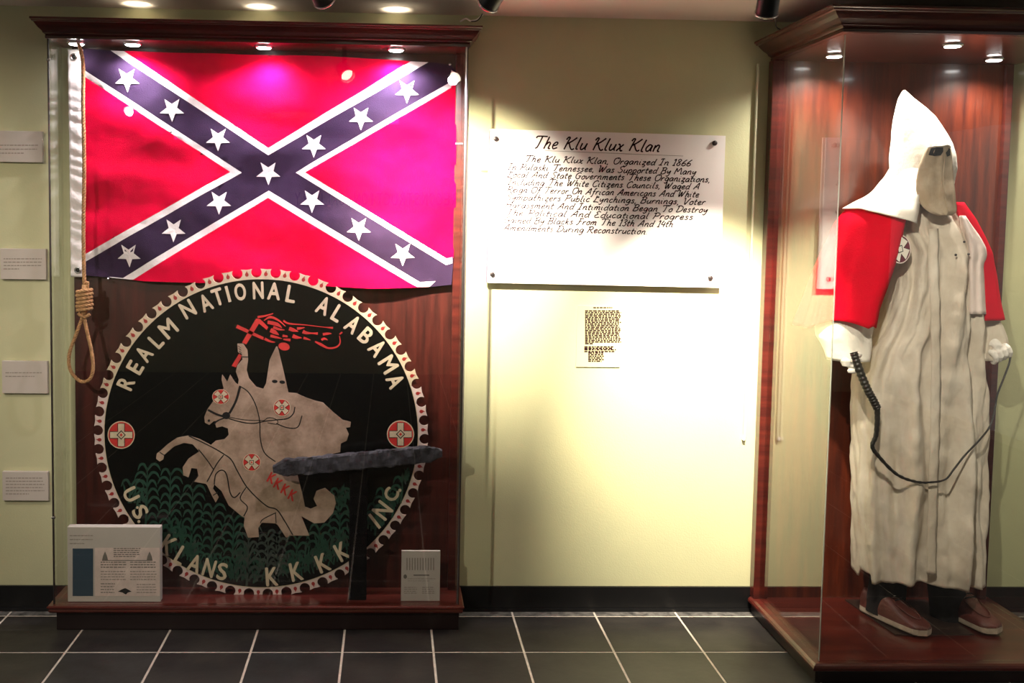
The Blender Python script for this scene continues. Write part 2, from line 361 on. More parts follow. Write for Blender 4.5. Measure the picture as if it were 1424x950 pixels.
# ------------------------------------------------------------------ flag
FY = 3.585
def wave(x, z):
    y = .006*math.sin(9*x+3*z+1.0)+.004*math.sin(17*x-11*z)+.003*math.sin(31*z+6*x)
    n = noise.noise(Vector((x*5, z*9, 2.0)))*.009+noise.noise(Vector((x*16, z*20, 5.0)))*.003
    e = max(0, (1.30-z)/.12); return FY+(y+n)*1.35-.006*min(1, e)
outline = [(117, 68), (155, 71), (300, 74), (480, 80), (600, 86), (628, 90), (634.5, 100), (634.5, 200), (634, 300), (630, 370), (628, 396), (600, 399), (570, 400), (520, 401), (430, 397), (300, 394), (200, 391), (160, 387), (117, 383)]
REDS = [[(174, 72), (373, 206), (571, 85.5), (480, 60), (200, 60)], [(117, 106), (320, 239), (117, 354)],
        [(627.7, 121.4), (424.5, 240), (621, 359.6), (640, 358), (640, 111), (627.7, 106)], [(185, 389), (372, 275), (569, 393), (600, 399.5), (600, 410), (160, 410), (160, 386), (185, 389)]]
WHS = [[(155, 71), (373, 216), (596, 86), (571, 85), (373, 206), (174, 72)], [(117, 97), (336, 240), (117, 364.5), (117, 354), (320, 239), (117, 106)],
       [(627.7, 113), (411, 240), (620.6, 368.7), (629, 366), (629, 358), (621, 359.6), (424.5, 240), (627.7, 121.4)],
       [(150, 385), (170, 387), (373, 265), (584, 392.5), (606, 391), (597, 399), (580, 399), (569, 393), (372, 275), (185, 389), (165, 390)],
       [(627.7, 97), (635, 102), (635, 111), (627.7, 106)]]
def inside(p, poly):
    c = False; j = len(poly)-1
    for i in range(len(poly)):
        a, d = poly[i], poly[j]
        if (a[1] > p[1]) != (d[1] > p[1]) and p[0] < (d[0]-a[0])*(p[1]-a[1])/(d[1]-a[1])+a[0]: c = not c
        j = i
    return c
pts = []; edges = []
def addpoly(P, step=12):
    k0 = len(pts); Q = []
    for i in range(len(P)):
        a, d = Vector(P[i]), Vector(P[(i+1) % len(P)]); n = max(1, int((d-a).length/step))
        for k in range(n): Q.append(a+(d-a)*k/n)
    for i, q in enumerate(Q): pts.append(q); edges.append((k0+i, k0+(i+1) % len(Q)))
def clampo(P): return [(min(634.5, max(117, x)), min(401, max(68, y))) for x, y in P]
addpoly(outline)
for P in WHS: addpoly(P)
for P in REDS[1:3]: addpoly(clampo(P))
for gx in range(122, 632, 7):
    for gy in range(76, 396, 7): pts.append(Vector((gx+(gy % 2)*.1+random.random()*.5, gy+random.random()*.5)))
vs, es, fs, _, _, _ = delaunay_2d_cdt(pts, edges, [], 0, 1e-4)
b = MB(); groups = {'red': [], 'white': [], 'blue': []}
for f in fs:
    c = sum((vs[i] for i in f), Vector((0, 0)))/len(f)
    if not inside(c, outline): continue
    if any(inside(c, P) for P in WHS): k = 'white'
    elif any(inside(c, P) for P in REDS): k = 'red'
    else: k = 'blue'
    groups[k].append(list(f))
wv = []
for v in vs:
    p = U(v.x, v.y, FY); wv.append((p.x, wave(p.x, p.z), p.z))
flag = empty('flag', (U(376, 68, FY).x, FY, 1.2), 'red battle flag with starred blue diagonal cross pinned in the left case', 'flag')
for k, nm in (('red', 'field'), ('blue', 'saltire'), ('white', 'border_stripe')):
    used = sorted({i for f in groups[k] for i in f}); mp = {i: n for n, i in enumerate(used)}
    b = MB(); b.add([wv[i] for i in used], [[mp[i] for i in f] for f in groups[k]], k, True); solid(b.build(nm, flag), .0012, 0, False)
for (sx, sy) in [(177.5, 111), (240, 152.5), (303, 193), (372.5, 240), (436.5, 202), (502, 164), (566, 126.5), (305, 281), (242, 319.5), (179.5, 354.5), (434, 279), (499, 317.5), (560, 353)]:
    S = []; r = 17.5
    for k in range(10):
        a = math.pi/2+k*math.pi/5; rr = r if k % 2 == 0 else r*.42; S.append((sx+rr*math.cos(a), sy+rr*math.sin(a)))
    ring = []
    for P in S+[(sx, sy)]:
        q = U(P[0], P[1], FY); ring.append((q.x, wave(q.x, q.z)-.0022, q.z))
    back = [(q[0], q[1]+.0014, q[2]) for q in ring[:10]]
    b = MB(); b.add(ring+back, [[10, (k+1) % 10, k] for k in range(10)]+[[k, (k+1) % 10, 11+(k+1) % 10, 11+k] for k in range(10)], 'white'); b.build('star', flag)
# heading with grommets
rows = []
for i in range(90):
    y = 69+(385-69)*i/89; row = []
    for k in range(7):
        x = 95+4*i/89+(117.5-(95+4*i/89))*k/6; p = U(x, y, FY); wr = .0022*math.sin(p.z*140+k*.5+2*math.sin(p.z*31))+.0015*noise.noise(Vector((p.x*60, p.z*90, 0)))
        row.append((p.x, FY-.003+wr+.001*math.sin(k*1.2), p.z))
    rows.append(row)
b = MB(); b.grid(rows, 'white'); solid(b.build('heading', flag), .002)
for (gx, gy) in ((102.5, 79), (108, 376)):
    p = U(gx, gy, FY-.008); b = MB()
    ring = [(p.x+.0095*math.cos(a*math.pi/10), p.y, p.z+.0095*math.sin(a*math.pi/10)) for a in range(21)]
    b.tube(ring, .0028, 'metal', 6, caps=False); b.tube([(p.x, p.y+.001, p.z), (p.x, p.y+.003, p.z)], .0075, 'inkb', 14); b.build('grommet', flag)
for (gx, gy) in ((625.5, 89.5), (150, 388)):
    p = U(gx, gy, FY-.012); b = MB(); b.tube([(p.x, p.y+.012, p.z), (p.x, p.y, p.z)], [.0015, .004], 'metal', 8); b.build('pin', flag)

# ------------------------------------------------------------------ round painted sign
SY = 3.545; SCX, SCZ, SR = -.4485, .6745, .5555
sign = empty('round_sign', (SCX, SY, .094), 'large round black painted sign with horse and hooded rider, leaning in the left case', 'sign')
b = MB(); n = 160
cir = [(SCX+SR*math.cos(2*math.pi*k/n), SCZ+SR*math.sin(2*math.pi*k/n)) for k in range(n)]
b.plate(cir, SY, .012, 'disc'); b.build('disc', sign)
b = MB(); ring = [(SCX+SR*math.cos(2*math.pi*k/n), SY-.0003, SCZ+SR*math.sin(2*math.pi*k/n)) for k in range(n+1)]
ring2 = [(SCX+(SR-.0025)*math.cos(2*math.pi*k/n), SY-.0003, SCZ+(SR-.0025)*math.sin(2*math.pi*k/n)) for k in range(n+1)]
b.grid([ring2, ring], 'cream', smooth=False); b.build('rim_line', sign)
NP = 54; pitch = 2*math.pi/NP
for i in range(NP):
    th = pitch*i+.02; P = []
    cr = .0188; rc_ = SR+.0222; hp = pitch/2
    jit = random.uniform(-.1, .1)
    def pol(r, t): return (SCX+r*math.sin(t), SCZ+r*math.cos(t))
    right = []
    for k in range(9):     # arc of the scallop on the clockwise side
        a = math.radians(-95+(134)*k/8)
        cx_, cz_ = pol(rc_, th+hp)
        er = Vector((math.sin(th+hp), math.cos(th+hp))); et = Vector((math.cos(th+hp), -math.sin(th+hp)))
        q = Vector((cx_, cz_))-et*(cr*math.cos(a))+er*(cr*math.sin(a)); right.append((q.x, q.y))
    left = []
    for k in range(9):
        a = math.radians(-95+(134)*k/8)
        cx_, cz_ = pol(rc_, th-hp)
        er = Vector((math.sin(th-hp), math.cos(th-hp))); et = Vector((math.cos(th-hp), -math.sin(th-hp)))
        q = Vector((cx_, cz_))+et*(cr*math.cos(a))+er*(cr*math.sin(a)); left.append((q.x, q.y))
    # keep outer width sensible
    outer = [pol(SR+.0315, th+hp*.06)]
    P = [pol(SR-.001, th-hp*.98)]+left+outer+right[::-1]+[pol(SR-.001, th+hp*.98), pol(SR-.001, th)]
    b = MB(); b.plate(P, SY+.001, .008, 'pale' if math.cos(th) < .3 else 'cream'); pn = b.build('pennant', sign)
    b = MB(); c = pol(SR+.0155, th); er = Vector((math.sin(th), math.cos(th))); et = Vector((math.cos(th), -math.sin(th)))
    D = []
    for k in range(12):
        a = 2*math.pi*k/12; rr = .0062; x = rr*math.cos(a); y = rr*math.sin(a)*1.15
        if k == 3: y = .0135; x = .0022
        if k in (2, 4): x *= .8; y *= 1.1
        D.append((c[0]+et.x*x+er.x*y, c[1]+et.y*x+er.y*y))
    b.plate(D, SY+.0004, .0006, 'redd' if math.cos(th) > -.2 or True else 'redp'); b.build('drop', pn)
# painted corn field
b = MB(); CP = U(365, 602, SY-.0004)
def indisc(x, y): p = U(x, y, SY); return (p.x-SCX)**2+(p.z-SCZ)**2 < (SR-.012)**2
def stalk(x, yt, yb, m, s=1.0):
    pxribbon(b, [(x, yt), (x-1*s, (yt+yb)/2), (x-3*s, yb)], [.5, 1.3, 1.6], SY-.0004, m, 4)
    y = yt; k = 0
    while y < yb:
        for sg in (-1, 1):
            L = (16+3*math.sin(k*1.7+sg))*s
            P = [(x, y+5*s), (x+sg*L*.35, y-4*s), (x+sg*L*.75, y-3*s), (x+sg*L, y+5*s)]
            if indisc(*P[-1]) and indisc(*P[0]): pxribbon(b, P, [1.0*s, 1.9*s, 1.7*s, .3], SY-.0004-.00002*(k % 5), m, 3)
        y += 11.5*s; k += 1
for (x, yt, yb, m) in [(205, 650, 745, 'green'), (237, 657, 765, 'green'), (268, 680, 775, 'green'), (296, 706, 790, 'green'), (325, 722, 800, 'green'), (222, 735, 775, 'green'), (182, 672, 700, 'green'),
                       (373, 748, 812, 'greend'), (413, 748, 808, 'green'), (444, 734, 790, 'green'), (473, 716, 770, 'green'), (472, 684, 720, 'green'), (385, 742, 800, 'greend'), (536, 684, 730, 'green'), (560, 668, 700, 'green'), (346, 735, 815, 'greend'), (548, 700, 720, 'green'), (524, 705, 745, 'green')]:
    stalk(x, yt, yb, m)
rnd = random.Random(3)
for (cx, cy, n_, sp) in [(230, 752, 60, 16), (192, 688, 24, 12), (262, 765, 60, 16), (290, 788, 50, 16), (322, 792, 60, 16), (247, 735, 40, 10), (352, 790, 70, 16), (398, 785, 50, 14), (425, 782, 60, 18), (455, 765, 60, 16), (480, 745, 30, 10), (525, 725, 50, 14), (545, 695, 50, 14), (566, 665, 30, 10), (475, 690, 30, 10), (338, 770, 40, 12)]:
    for _ in range(n_):
        x = rnd.gauss(cx, sp*.6); y = rnd.gauss(cy, sp*.5); L = rnd.uniform(8, 17); a = rnd.uniform(-.5, .5)
        P = [(x, y+L/2), (x+a*L*.3, y), (x+a*L, y-L/2)]
        if all(indisc(*q) for q in P): pxribbon(b, P, [1.1, 1.2, .2], SY-.0002-.00001*rnd.randint(0, 9), 'green' if rnd.random() < .8 else 'greend', 0)
b.build('painted_corn', sign)
# lettering
b = MB(); LY = SY-.0008
for ch, x, y, w_, h_, a in [
    ('R', 175, 533, 15, 23, -66), ('E', 188, 511, 13, 23, -60), ('A', 200, 492, 16, 24, -54), ('L', 217, 474, 12, 23, -47), ('M', 234, 457, 21, 24, -41),
    ('N', 261, 430, 18, 24, -30), ('A', 286, 421, 16, 24, -24), ('T', 303, 413, 15, 24, -18), ('I', 317, 409, 4.5, 24, -15), ('O', 334, 406, 16, 24, -9), ('N', 359, 404, 15, 24, -2), ('A', 381, 405, 18, 24, 4), ('L', 405, 409, 13, 24, 10),
    ('A', 450, 425, 17, 25, 24), ('L', 470, 436, 12, 24, 31), ('A', 491, 451, 17, 25, 37), ('B', 509, 467, 15, 23, 42), ('A', 525, 484, 17, 25, 49), ('M', 540, 507, 20, 24, 58), ('A', 550, 530, 17, 24, 66),
    ('U', 182, 688, 18, 20, 63), ('.', 191, 706, 4, 4, 0), ('S', 195, 712, 15, 22, 57), ('.', 193, 725.5, 4.5, 4.5, 0),
    ('K', 234, 758, 17, 27, 33), ('L', 252, 773, 12, 27, 30), ('A', 271, 784, 18, 25, 20), ('N', 291, 790, 16, 25, 17), ('S', 309, 795, 14, 24, 10),
    ('K', 378, 802, 17, 26, -4), ('K', 412, 795, 17, 26, -12), ('K', 449, 783, 17, 26, -22), ('K', 476, 767, 17, 26, -28),
    ('I', 521, 725, 4.5, 26, -38), ('N', 532, 710, 19, 25, -52), ('C', 544, 688, 17, 20, -62), ('.', 556, 682, 5, 5, 0)]:
    b = MB(); pxchar(b, ch, x, y, w_*.92, h_*.95, a, LY, 'cream', .8 if ch not in '.I' else 0); b.build('full_stop' if ch == '.' else 'letter', sign)
def badge(mb, cx, cy, rx, ry, Y, rot=0, red='redp', lt='cream', rim='cream', dia='inkb', core='redp', spread=0):
    def E(k): return [(cx+rx*k*math.cos(t*math.pi/16), cy+ry*k*math.sin(t*math.pi/16)) for t in range(32)]
    pxpoly(mb, E(1), Y, rim); pxpoly(mb, E(.93), Y-.0004, red)
    def Rt(x, y): c, s = math.cos(rot), math.sin(rot); return (cx+rx*(x*c-y*s), cy+ry*(x*s+y*c))
    for q, wd, mm in ((0, .27, dia), (1, .22, lt)):
        e = .84-.03*q; s2 = wd+spread
        pxpoly(mb, [Rt(*p) for p in [(-wd, -wd), (-s2, -e), (s2, -e), (wd, -wd), (e, -s2), (e, s2), (wd, wd), (s2, e), (-s2, e), (-wd, wd), (-e, s2), (-e, -s2)]], Y-.0008-.0004*q, mm)
    for k, mm in ((.34, dia), (.25, lt), (.12, core)):
        pxpoly(mb, [Rt(0, -k), Rt(k, 0), Rt(0, k), Rt(-k, 0)], Y-.0016-.0004*(.34-k)*10, mm)
for (cx, cy) in ((168.5, 605), (557, 604)):
    b = MB(); badge(b, cx, cy, 19, 19.3, SY-.0008); b.build('side_badge', sign)
# horse and rider
HY = SY-.003
body = [(330, 478), (338, 478), (344, 487), (345, 500), (343, 515), (346, 526), (356, 538), (366, 541), (370, 533), (375, 500), (384, 482), (386, 482), (394, 515), (401, 546), (412, 547), (425, 553), (437, 557), (449, 560), (463, 573), (476, 584), (488, 587), (487, 594), (481, 595), (485, 604), (482, 613), (474, 617), (473, 629), (440, 633), (400, 640),
        (408, 655), (416, 668), (421, 690), (424, 705), (432, 708), (441, 705), (436, 695), (440, 683), (452, 679), (465, 690), (467, 700), (463, 716), (451, 727), (437, 728), (420, 719), (430, 746), (403, 746), (398, 749), (385, 730), (383, 729), (364, 727), (359, 735), (360, 748), (345, 749), (339, 730), (338, 719), (333, 710), (318, 703), (308, 685), (301, 674), (287, 667), (280, 672), (283, 660), (287, 655), (270, 652), (276, 645), (270, 650), (275, 658),
        ]
# lower body simplified outline
body = [(330, 478), (338, 478), (344, 487), (345, 500), (343, 515), (346, 526), (356, 538), (366, 541), (370, 533), (375, 500), (384, 482), (386, 482), (394, 515), (401, 546), (412, 547), (425, 553), (437, 557), (449, 560), (463, 573), (476, 584), (488, 587), (487, 594), (481, 595), (485, 604), (482, 613), (474, 617), (473, 629), (440, 636), (405, 645),
        (414, 662), (421, 690), (424, 705), (432, 708), (441, 704), (436, 694), (440, 683), (452, 679), (465, 690), (467, 700), (463, 714), (451, 727), (437, 728), (419, 718), (430, 745), (403, 745), (398, 748), (386, 730), (383, 728), (364, 727), (359, 735), (360, 747), (345, 748), (339, 731), (340, 720), (336, 718), (318, 703), (308, 683), (298, 674),
        (296, 680), (302, 688), (304, 692), (300, 699), (295, 690), (288, 675), (286, 673), (270, 670), (276, 662), (274, 652), (266, 651), (264, 658), (262, 664), (255, 661), (254, 650), (262, 638), (277, 628), (268, 618), (256, 616), (242, 621), (228, 633), (227, 639), (222, 642), (217, 638), (218, 631), (222, 628), (233, 618), (246, 609), (262, 606), (278, 611), (293, 619), (300, 613), (312, 611), (318, 605), (317, 596), (309, 593), (301, 595), (299, 589), (305, 585), (297, 586), (291, 591), (285, 588), (284, 580), (288, 570), (297, 557), (311, 540), (308, 528), (309, 521), (316, 531), (320, 521), (327, 532), (331, 535), (332, 528), (328, 517), (330, 508), (337, 500), (336, 492), (331, 490)]
b = MB(); pxpoly(b, body, HY, 'tan', .003); b.build('rider_figure', sign)
b = MB()
for P, w_ in [([(333, 537), (345, 545), (355, 562), (361, 585), (362, 610), (368, 630), (383, 642)], .7),
              ([(334, 537), (328, 558), (319, 575)], 1.6), ([(289, 570), (303, 577), (316, 580)], 1.5), ([(316, 580), (303, 585), (298, 590)], .9),
              ([(318, 582), (335, 587), (352, 589), (368, 586), (385, 584)], .7), ([(318, 580), (340, 584), (368, 585)], .5), ([(385, 584), (400, 582), (408, 575), (410, 566)], .8),
              ([(384, 589), (400, 595), (414, 594), (420, 578)], .7), ([(366, 586), (374, 581), (385, 584), (385, 590), (372, 588)], .5),
              ([(262, 606), (293, 621), (312, 632), (322, 640), (330, 655), (343, 677), (360, 695), (373, 705), (385, 709), (396, 725), (407, 744)], .8),
              ([(276, 625), (288, 640), (297, 653)], .7), ([(311, 633), (303, 643), (296, 655), (288, 670)], .8), ([(298, 674), (300, 660), (308, 654), (315, 660), (320, 685), (326, 692), (334, 685)], .8),
              ([(343, 677), (334, 693), (344, 705), (339, 718)], .7), ([(384, 713), (366, 722), (362, 728)], .6), ([(383, 713), (384, 728)], .6), ([(222, 629), (228, 633)], .7), ([(296, 689), (303, 685)], .7), ([(335, 496.5), (345, 496.5)], .7)]:
    pxribbon(b, P, w_, HY-.0004, 'inkb')
for k in range(4): pxribbon(b, [(331+k*.6, 481+k*3.6), (335+k*.6, 484+k*3.4)], .45, HY-.0006, 'inkb', 0)
def blob(mb, cx, cy, rx, ry, Y, m, rot=0):
    c, s = math.cos(rot), math.sin(rot)
    pxpoly(mb, [(cx+rx*math.cos(t*math.pi/8)*c-ry*math.sin(t*math.pi/8)*s, cy+rx*math.cos(t*math.pi/8)*s+ry*math.sin(t*math.pi/8)*c) for t in range(16)], Y, m)
blob(b, 290.5, 585, 1.8, 1.8, HY-.0006, 'inkb'); blob(b, 314.5, 578, 5.5, 5, HY-.0006, 'inkb')
blob(b, 382, 530.5, 4, 2.3, HY-.0006, 'inkb', .05); blob(b, 392.5, 531.5, 4, 2.4, HY-.0006, 'inkb', .1)
b.build('outline_strokes', sign)
for (cx, cy, rx, ry, rt) in ((392, 567, 12, 12, .785), (350, 643, 12.5, 12.5, .785), (307, 552, 12, 10.5, .785)):
    b = MB(); badge(b, cx, cy, rx, ry, HY-.0010, rt, spread=.1); b.build('figure_badge', sign)
for k, (x, y) in enumerate([(378, 665), (387, 673), (397, 681), (407, 689)]):
    b = MB(); pxchar(b, 'K', x, y, 9, 14, 27, HY-.0006, 'redp', .5); b.build('red_letter', sign)
# painted burning cross
b = MB(); XY = SY-.0012
pxpoly(b, [(322, 509), (328, 511), (337, 495), (333, 491)], XY, 'redp'); pxpoly(b, [(336.5, 476.5), (342.5, 479), (362, 447), (356, 443)], XY, 'redp')
pxpoly(b, [(328, 456), (330, 451.5), (367, 469), (366, 473)], XY, 'redp'); pxpoly(b, [(356, 443), (362, 444), (373, 455), (371, 459), (360, 450)], XY-.0002, 'redp')
blob(b, 395, 482, 8, 5.5, XY, 'redp', .2)
for P, w_ in [([(358, 441), (368, 439.5), (380, 436)], [1.6, 1.3, .6]), ([(367, 446), (376, 441), (388, 446), (397, 454)], [.4, 1.8, 1.3, .4]), ([(394, 446), (402, 450), (425, 452), (450, 455), (463, 456)], [1.4, 1.2, .6, .5, 1.6]),
              ([(372, 448), (385, 451), (392, 456)], [2.4, 2.6, .4]), ([(376, 459), (382, 462), (388, 466)], [3, 3, .3]), ([(402, 457), (408, 459), (415, 461)], [2.6, 2.6, .3]), ([(380, 455), (388, 458), (396, 459)], [2, 1.6, .3]), ([(413, 457), (418, 456.5), (424, 455.5)], [2, 1.6, .3]),
              ([(421, 461), (426, 463), (434, 463.5), (442, 464)], [2.8, 2, .8, 2]), ([(376, 467), (384, 469), (392, 471)], [2, 1.6, .3]), ([(393, 467), (400, 468)], [1.8, 1.2]), ([(407, 467), (412, 469), (420, 470)], [2.8, 2.4, .3]), ([(394, 472), (404, 473)], [1, 1.9]), ([(422, 470), (426, 471), (432, 473)], [1.8, 1.6, .3]),
              ([(449, 465), (456, 464), (461, 464)], [1.9, 1.6, .4]), ([(447, 473), (451, 471), (456, 473)], [1.6, 1.6, .3]), ([(472, 465), (476, 462)], [1, 1.2]), ([(438, 475), (446, 479), (456, 484), (467, 483), (473, 477), (472, 467)], [.8, 2, 1.2, 1.2, 1, .4]), ([(368, 471), (376, 475), (383, 476)], [2, 1.4, .3])]:
    pxribbon(b, P, w_, XY-.0003, 'redp', 4)
b.build('painted_flames', sign)

# ------------------------------------------------------------------ hemp rope noose
RY = 3.50
def rope(mb, path, R, m='rope', pitch=.032, n=3):
    P = []; path = [Vector(p) for p in path]; acc = 0; fine = []
    for i in range(len(path)-1):
        k = max(1, int((path[i+1]-path[i]).length/.0035))
        for j in range(k): fine.append(path[i].lerp(path[i+1], j/k))
    fine.append(path[-1]); N = len(fine)
    t0 = (fine[1]-fine[0]).normalized(); nx = t0.orthogonal().normalized(); frames = []
    for i in range(N):
        t = (fine[min(i+1, N-1)]-fine[max(0, i-1)]).normalized(); nx = (nx-t*nx.dot(t)).normalized(); frames.append((nx.copy(), t.cross(nx)))
        if i: acc += (fine[i]-fine[i-1]).length
        P.append(acc)
    for s in range(n):
        tp = []
        for i in range(N):
            a = 2*math.pi*(P[i]/pitch+s/n); tp.append(fine[i]+(frames[i][0]*math.cos(a)+frames[i][1]*math.sin(a))*R*.48)
        mb.tube(tp, R*.58, m, 6)
no = empty('noose', U(116, 400, RY), 'coarse tan hemp rope tied in a noose, hanging at the left of the flag', 'rope')
b = MB(); rope(b, crom([U(107, 57, RY), U(111, 66, RY), U(115.5, 90, RY), U(115.5, 150, RY), U(117, 230, RY), U(116, 320, RY), U(117, 385, RY), U(118.5, 402, RY)], 6), .0068); b.build('hanging_rope', no)
b = MB()
for k in range(6):
    c = U(117.5, 404.5+k*5.1, RY); ring = [(c.x+.024*math.cos(a*math.pi/9)*(1+.05*math.sin(k*2)), c.y+.018*math.sin(a*math.pi/9), c.z+.0035*math.cos(a*math.pi/9)) for a in range(19)]
    rope(b, ring, .0066)
b.tube([U(119, 396, RY), U(118, 420, RY), U(116, 440, RY)], .012, 'rope', 10); rope(b, [U(121, 402, RY-.004), U(122, 392, RY-.006)], .006); b.build('coil', no)
b = MB(); rope(b, crom([U(117, 434, RY), U(113, 446, RY), U(104, 470, RY), U(96.5, 492, RY), U(96.5, 510, RY), U(103, 523, RY), U(114, 531, RY), U(125, 527, RY), U(129.5, 512, RY), U(127.5, 490, RY), U(122, 465, RY), U(118, 446, RY), U(117, 434, RY)], 6), .0064); rope(b, crom([U(109, 436, RY-.008), U(117, 441, RY-.012), U(125, 437, RY-.008)], 5), .006)
b.build('loop', no)

# ------------------------------------------------------------------ charred cross
def rough_bar(mb, a, c, w2, d2, m, n=60, tip0=0, tip1=0, seed=0, amp=.004):
    a, c = Vector(a), Vector(c); t = (c-a).normalized(); y = Vector((0, 1, 0)); s = t.cross(y).normalized(); rows = []; L = (c-a).length
    prof = [(-1, -.8), (-.8, -1), (0, -1.02), (.8, -1), (1, -.8), (1, 0), (1, .8), (.8, 1), (0, 1), (-.8, 1), (-1, .8), (-1, 0)]
    for i in range(n+1):
        u = i/n*L; k = 1.0
        if tip0 and u < tip0: k = .35+.65*u/tip0
        if tip1 and L-u < tip1: k = min(k, .35+.65*(L-u)/tip1)
        row = []
        for j, (p, q) in enumerate(prof):
            nn = noise.noise(Vector((u*28, j*1.3, seed)))*amp+noise.noise(Vector((u*90, j*2.1, seed+3)))*amp*.5
            row.append(a+t*u+s*(p*(w2*k+nn))+y*(q*(d2+nn)))
        rows.append(row)
    mb.grid(rows, m, closed=True, smooth=False)
    k0 = len(prof); mb.add(rows[0], [list(range(k0))[::-1]], m); mb.add(rows[-1], [list(range(k0))], m)
cr = empty('charred_cross', U(499, 828, 3.50), 'burnt black wooden cross standing in front of the round sign', 'cross')
pa, pb = U(499, 640, 3.505), U(498.5, 640, 3.505)
b = MB(); rough_bar(b, (pa.x, 3.507, .0945), (pa.x, 3.507, U(499, 636, 3.5).z), .031, .014, 'char2', 60, seed=9, amp=.0025); b.build('upright', cr)
b = MB(); rough_bar(b, U(380, 652, 3.478), U(615, 629.5, 3.478), .029, .0135, 'char', 110, tip0=.04, tip1=.045, seed=2, amp=.005); b.build('crossbeam', cr)

# ------------------------------------------------------------------ information cards
def textlines(mb, x0, x1, y0, y1, n, Y, m, th=.6, seed=1, last=.6, indent=0):
    r = random.Random(seed)
    for i in range(n):
        y = y0+(y1-y0)*(i/(n-1) if n > 1 else 0); x = x0+(indent if i == 0 else 0); xe = x1 if i < n-1 else x0+(x1-x0)*last
        xe -= r.uniform(0, (x1-x0)*.06)
        while x < xe:
            w_ = min(r.uniform(1.8, 5.5), xe-x); 
            if w_ > .6: pxpoly(mb, [(x, y-th/2), (x+w_, y-th/2), (x+w_, y+th/2), (x, y+th/2)], Y, m, .0002)
            x += w_+1.0
CY = WY-.016
cards = [((-40, 181, 59, 226), 'topmost of the four white text cards on the wall left of the flag case', 3, (202, 213), .8),
         ((0, 345.5, 64, 389), 'second white text card from the top on the wall left of the flag case', 4, (360, 374), .45),
         ((2.5, 502, 66, 547.5), 'third text card from the top, level with the noose loop, left of the flag case', 2, (518.5, 523.5), .8),
         ((3, 656, 67, 696.5), 'lowest of the four white text cards, beside the foot of the flag case', 6, (665, 687), .6)]
for (x0, y0, x1, y1), lab, n_, (ty0, ty1), last in cards:
    a, c = U(x0, y0, CY), U(x1, y1, CY)
    r_ = empty('text_card', ((a.x+c.x)/2, CY, c.z), lab, 'card', 'text cards on the wall beside the flag case')
    b = MB(); b.box(a.x, c.x, CY, WY-.0005, c.z, a.z, 'paper', .0008); b.build('card', r_)
    b = MB(); textlines(b, max(x0, -30)+5, x1-5, ty0, ty1, n_, CY-.0003, 'inkgrey', 1.3, n_, last); b.build('print', r_)
# blue and grey programme stand, bottom left of flag case
a, c = U(93, 733, 3.472), U(223, 833, 3.472)
r_ = empty('card_stand', ((a.x+c.x)/2, 3.48, .094), 'wide white stand with blue strip and printed leaflet at the foot of the noose side', 'stand')
zb = .0945; b = MB(); b.box(a.x, c.x, 3.474, 3.506, zb, a.z, 'paper', .002); b.build('block', r_)
b = MB(); pxpoly(b, [(101, 763), (129.5, 763), (129.5, 829), (101, 829)], 3.4732, 'bluecard', .0006); b.build('blue_panel', r_)
b = MB(); pxpoly(b, [(132, 762), (222, 762), (222, 829), (132, 829)], 3.4732, 'pale', .0006); b.build('leaflet', r_)
b = MB(); YY = 3.4728
textlines(b, 158, 196, 763, 774, 5, YY, 'print', 1.2, 3, .8); textlines(b, 140, 176, 782, 789, 3, YY, 'print', 1.3, 4, 1); textlines(b, 181, 218, 782, 789, 3, YY, 'print', 1.3, 5, 1)
textlines(b, 140, 176, 795, 806, 4, YY, 'inkgrey', 1.2, 6, 1); textlines(b, 181, 218, 795, 806, 4, YY, 'inkgrey', 1.2, 7, 1); textlines(b, 140, 160, 812, 824, 4, YY, 'print', 1.1, 8, 1); textlines(b, 190, 218, 813, 824, 4, YY, 'inkgrey', 1.1, 9, 1)
for x in (146, 208): pxpoly(b, [(x-4, 779), (x-3, 774), (x, 767), (x+3, 774), (x+4, 779)], YY, 'print')
pxribbon(b, [(142, 779.5), (212, 779.5)], .5, YY, 'print', 0)
pxpoly(b, [(164, 823), (169, 820), (174, 818), (178, 820), (183, 823), (178, 824), (175, 827), (170, 824)], YY, 'inkb'); b.build('print', r_)
b = MB(); textlines(b, 97, 130, 745, 756, 3, YY+.0006, 'inkgrey', 1.2, 11, .7); b.build('print', r_)
a, c = U(558.5, 766.5, 3.485), U(611.5, 830, 3.485)
r_ = empty('card_stand', ((a.x+c.x)/2, 3.49, .094), 'small upright white certificate card at the right foot of the flag case', 'stand')
b = MB(); b.box(a.x, c.x, 3.486, 3.498, zb, a.z, 'paper', .001); b.build('block', r_)
b = MB(); YY = 3.4855
for i in range(11): pxribbon(b, [(566+i*3.7, 776), (566+i*3.7, 793)], .7, YY, 'inkgrey', 0)
pxribbon(b, [(575, 800), (597, 800)], .8, YY, 'print', 0); textlines(b, 567, 606, 805, 808, 2, YY, 'inkgrey', .7, 4, .8); blob(b, 563.5, 802, 2.4, 3, YY, 'print')
textlines(b, 562, 580, 817, 825, 4, YY, 'inkgrey', 1, 12, 1); textlines(b, 587, 604, 817, 825, 4, YY, 'inkgrey', 1, 13, 1); b.build('print', r_)

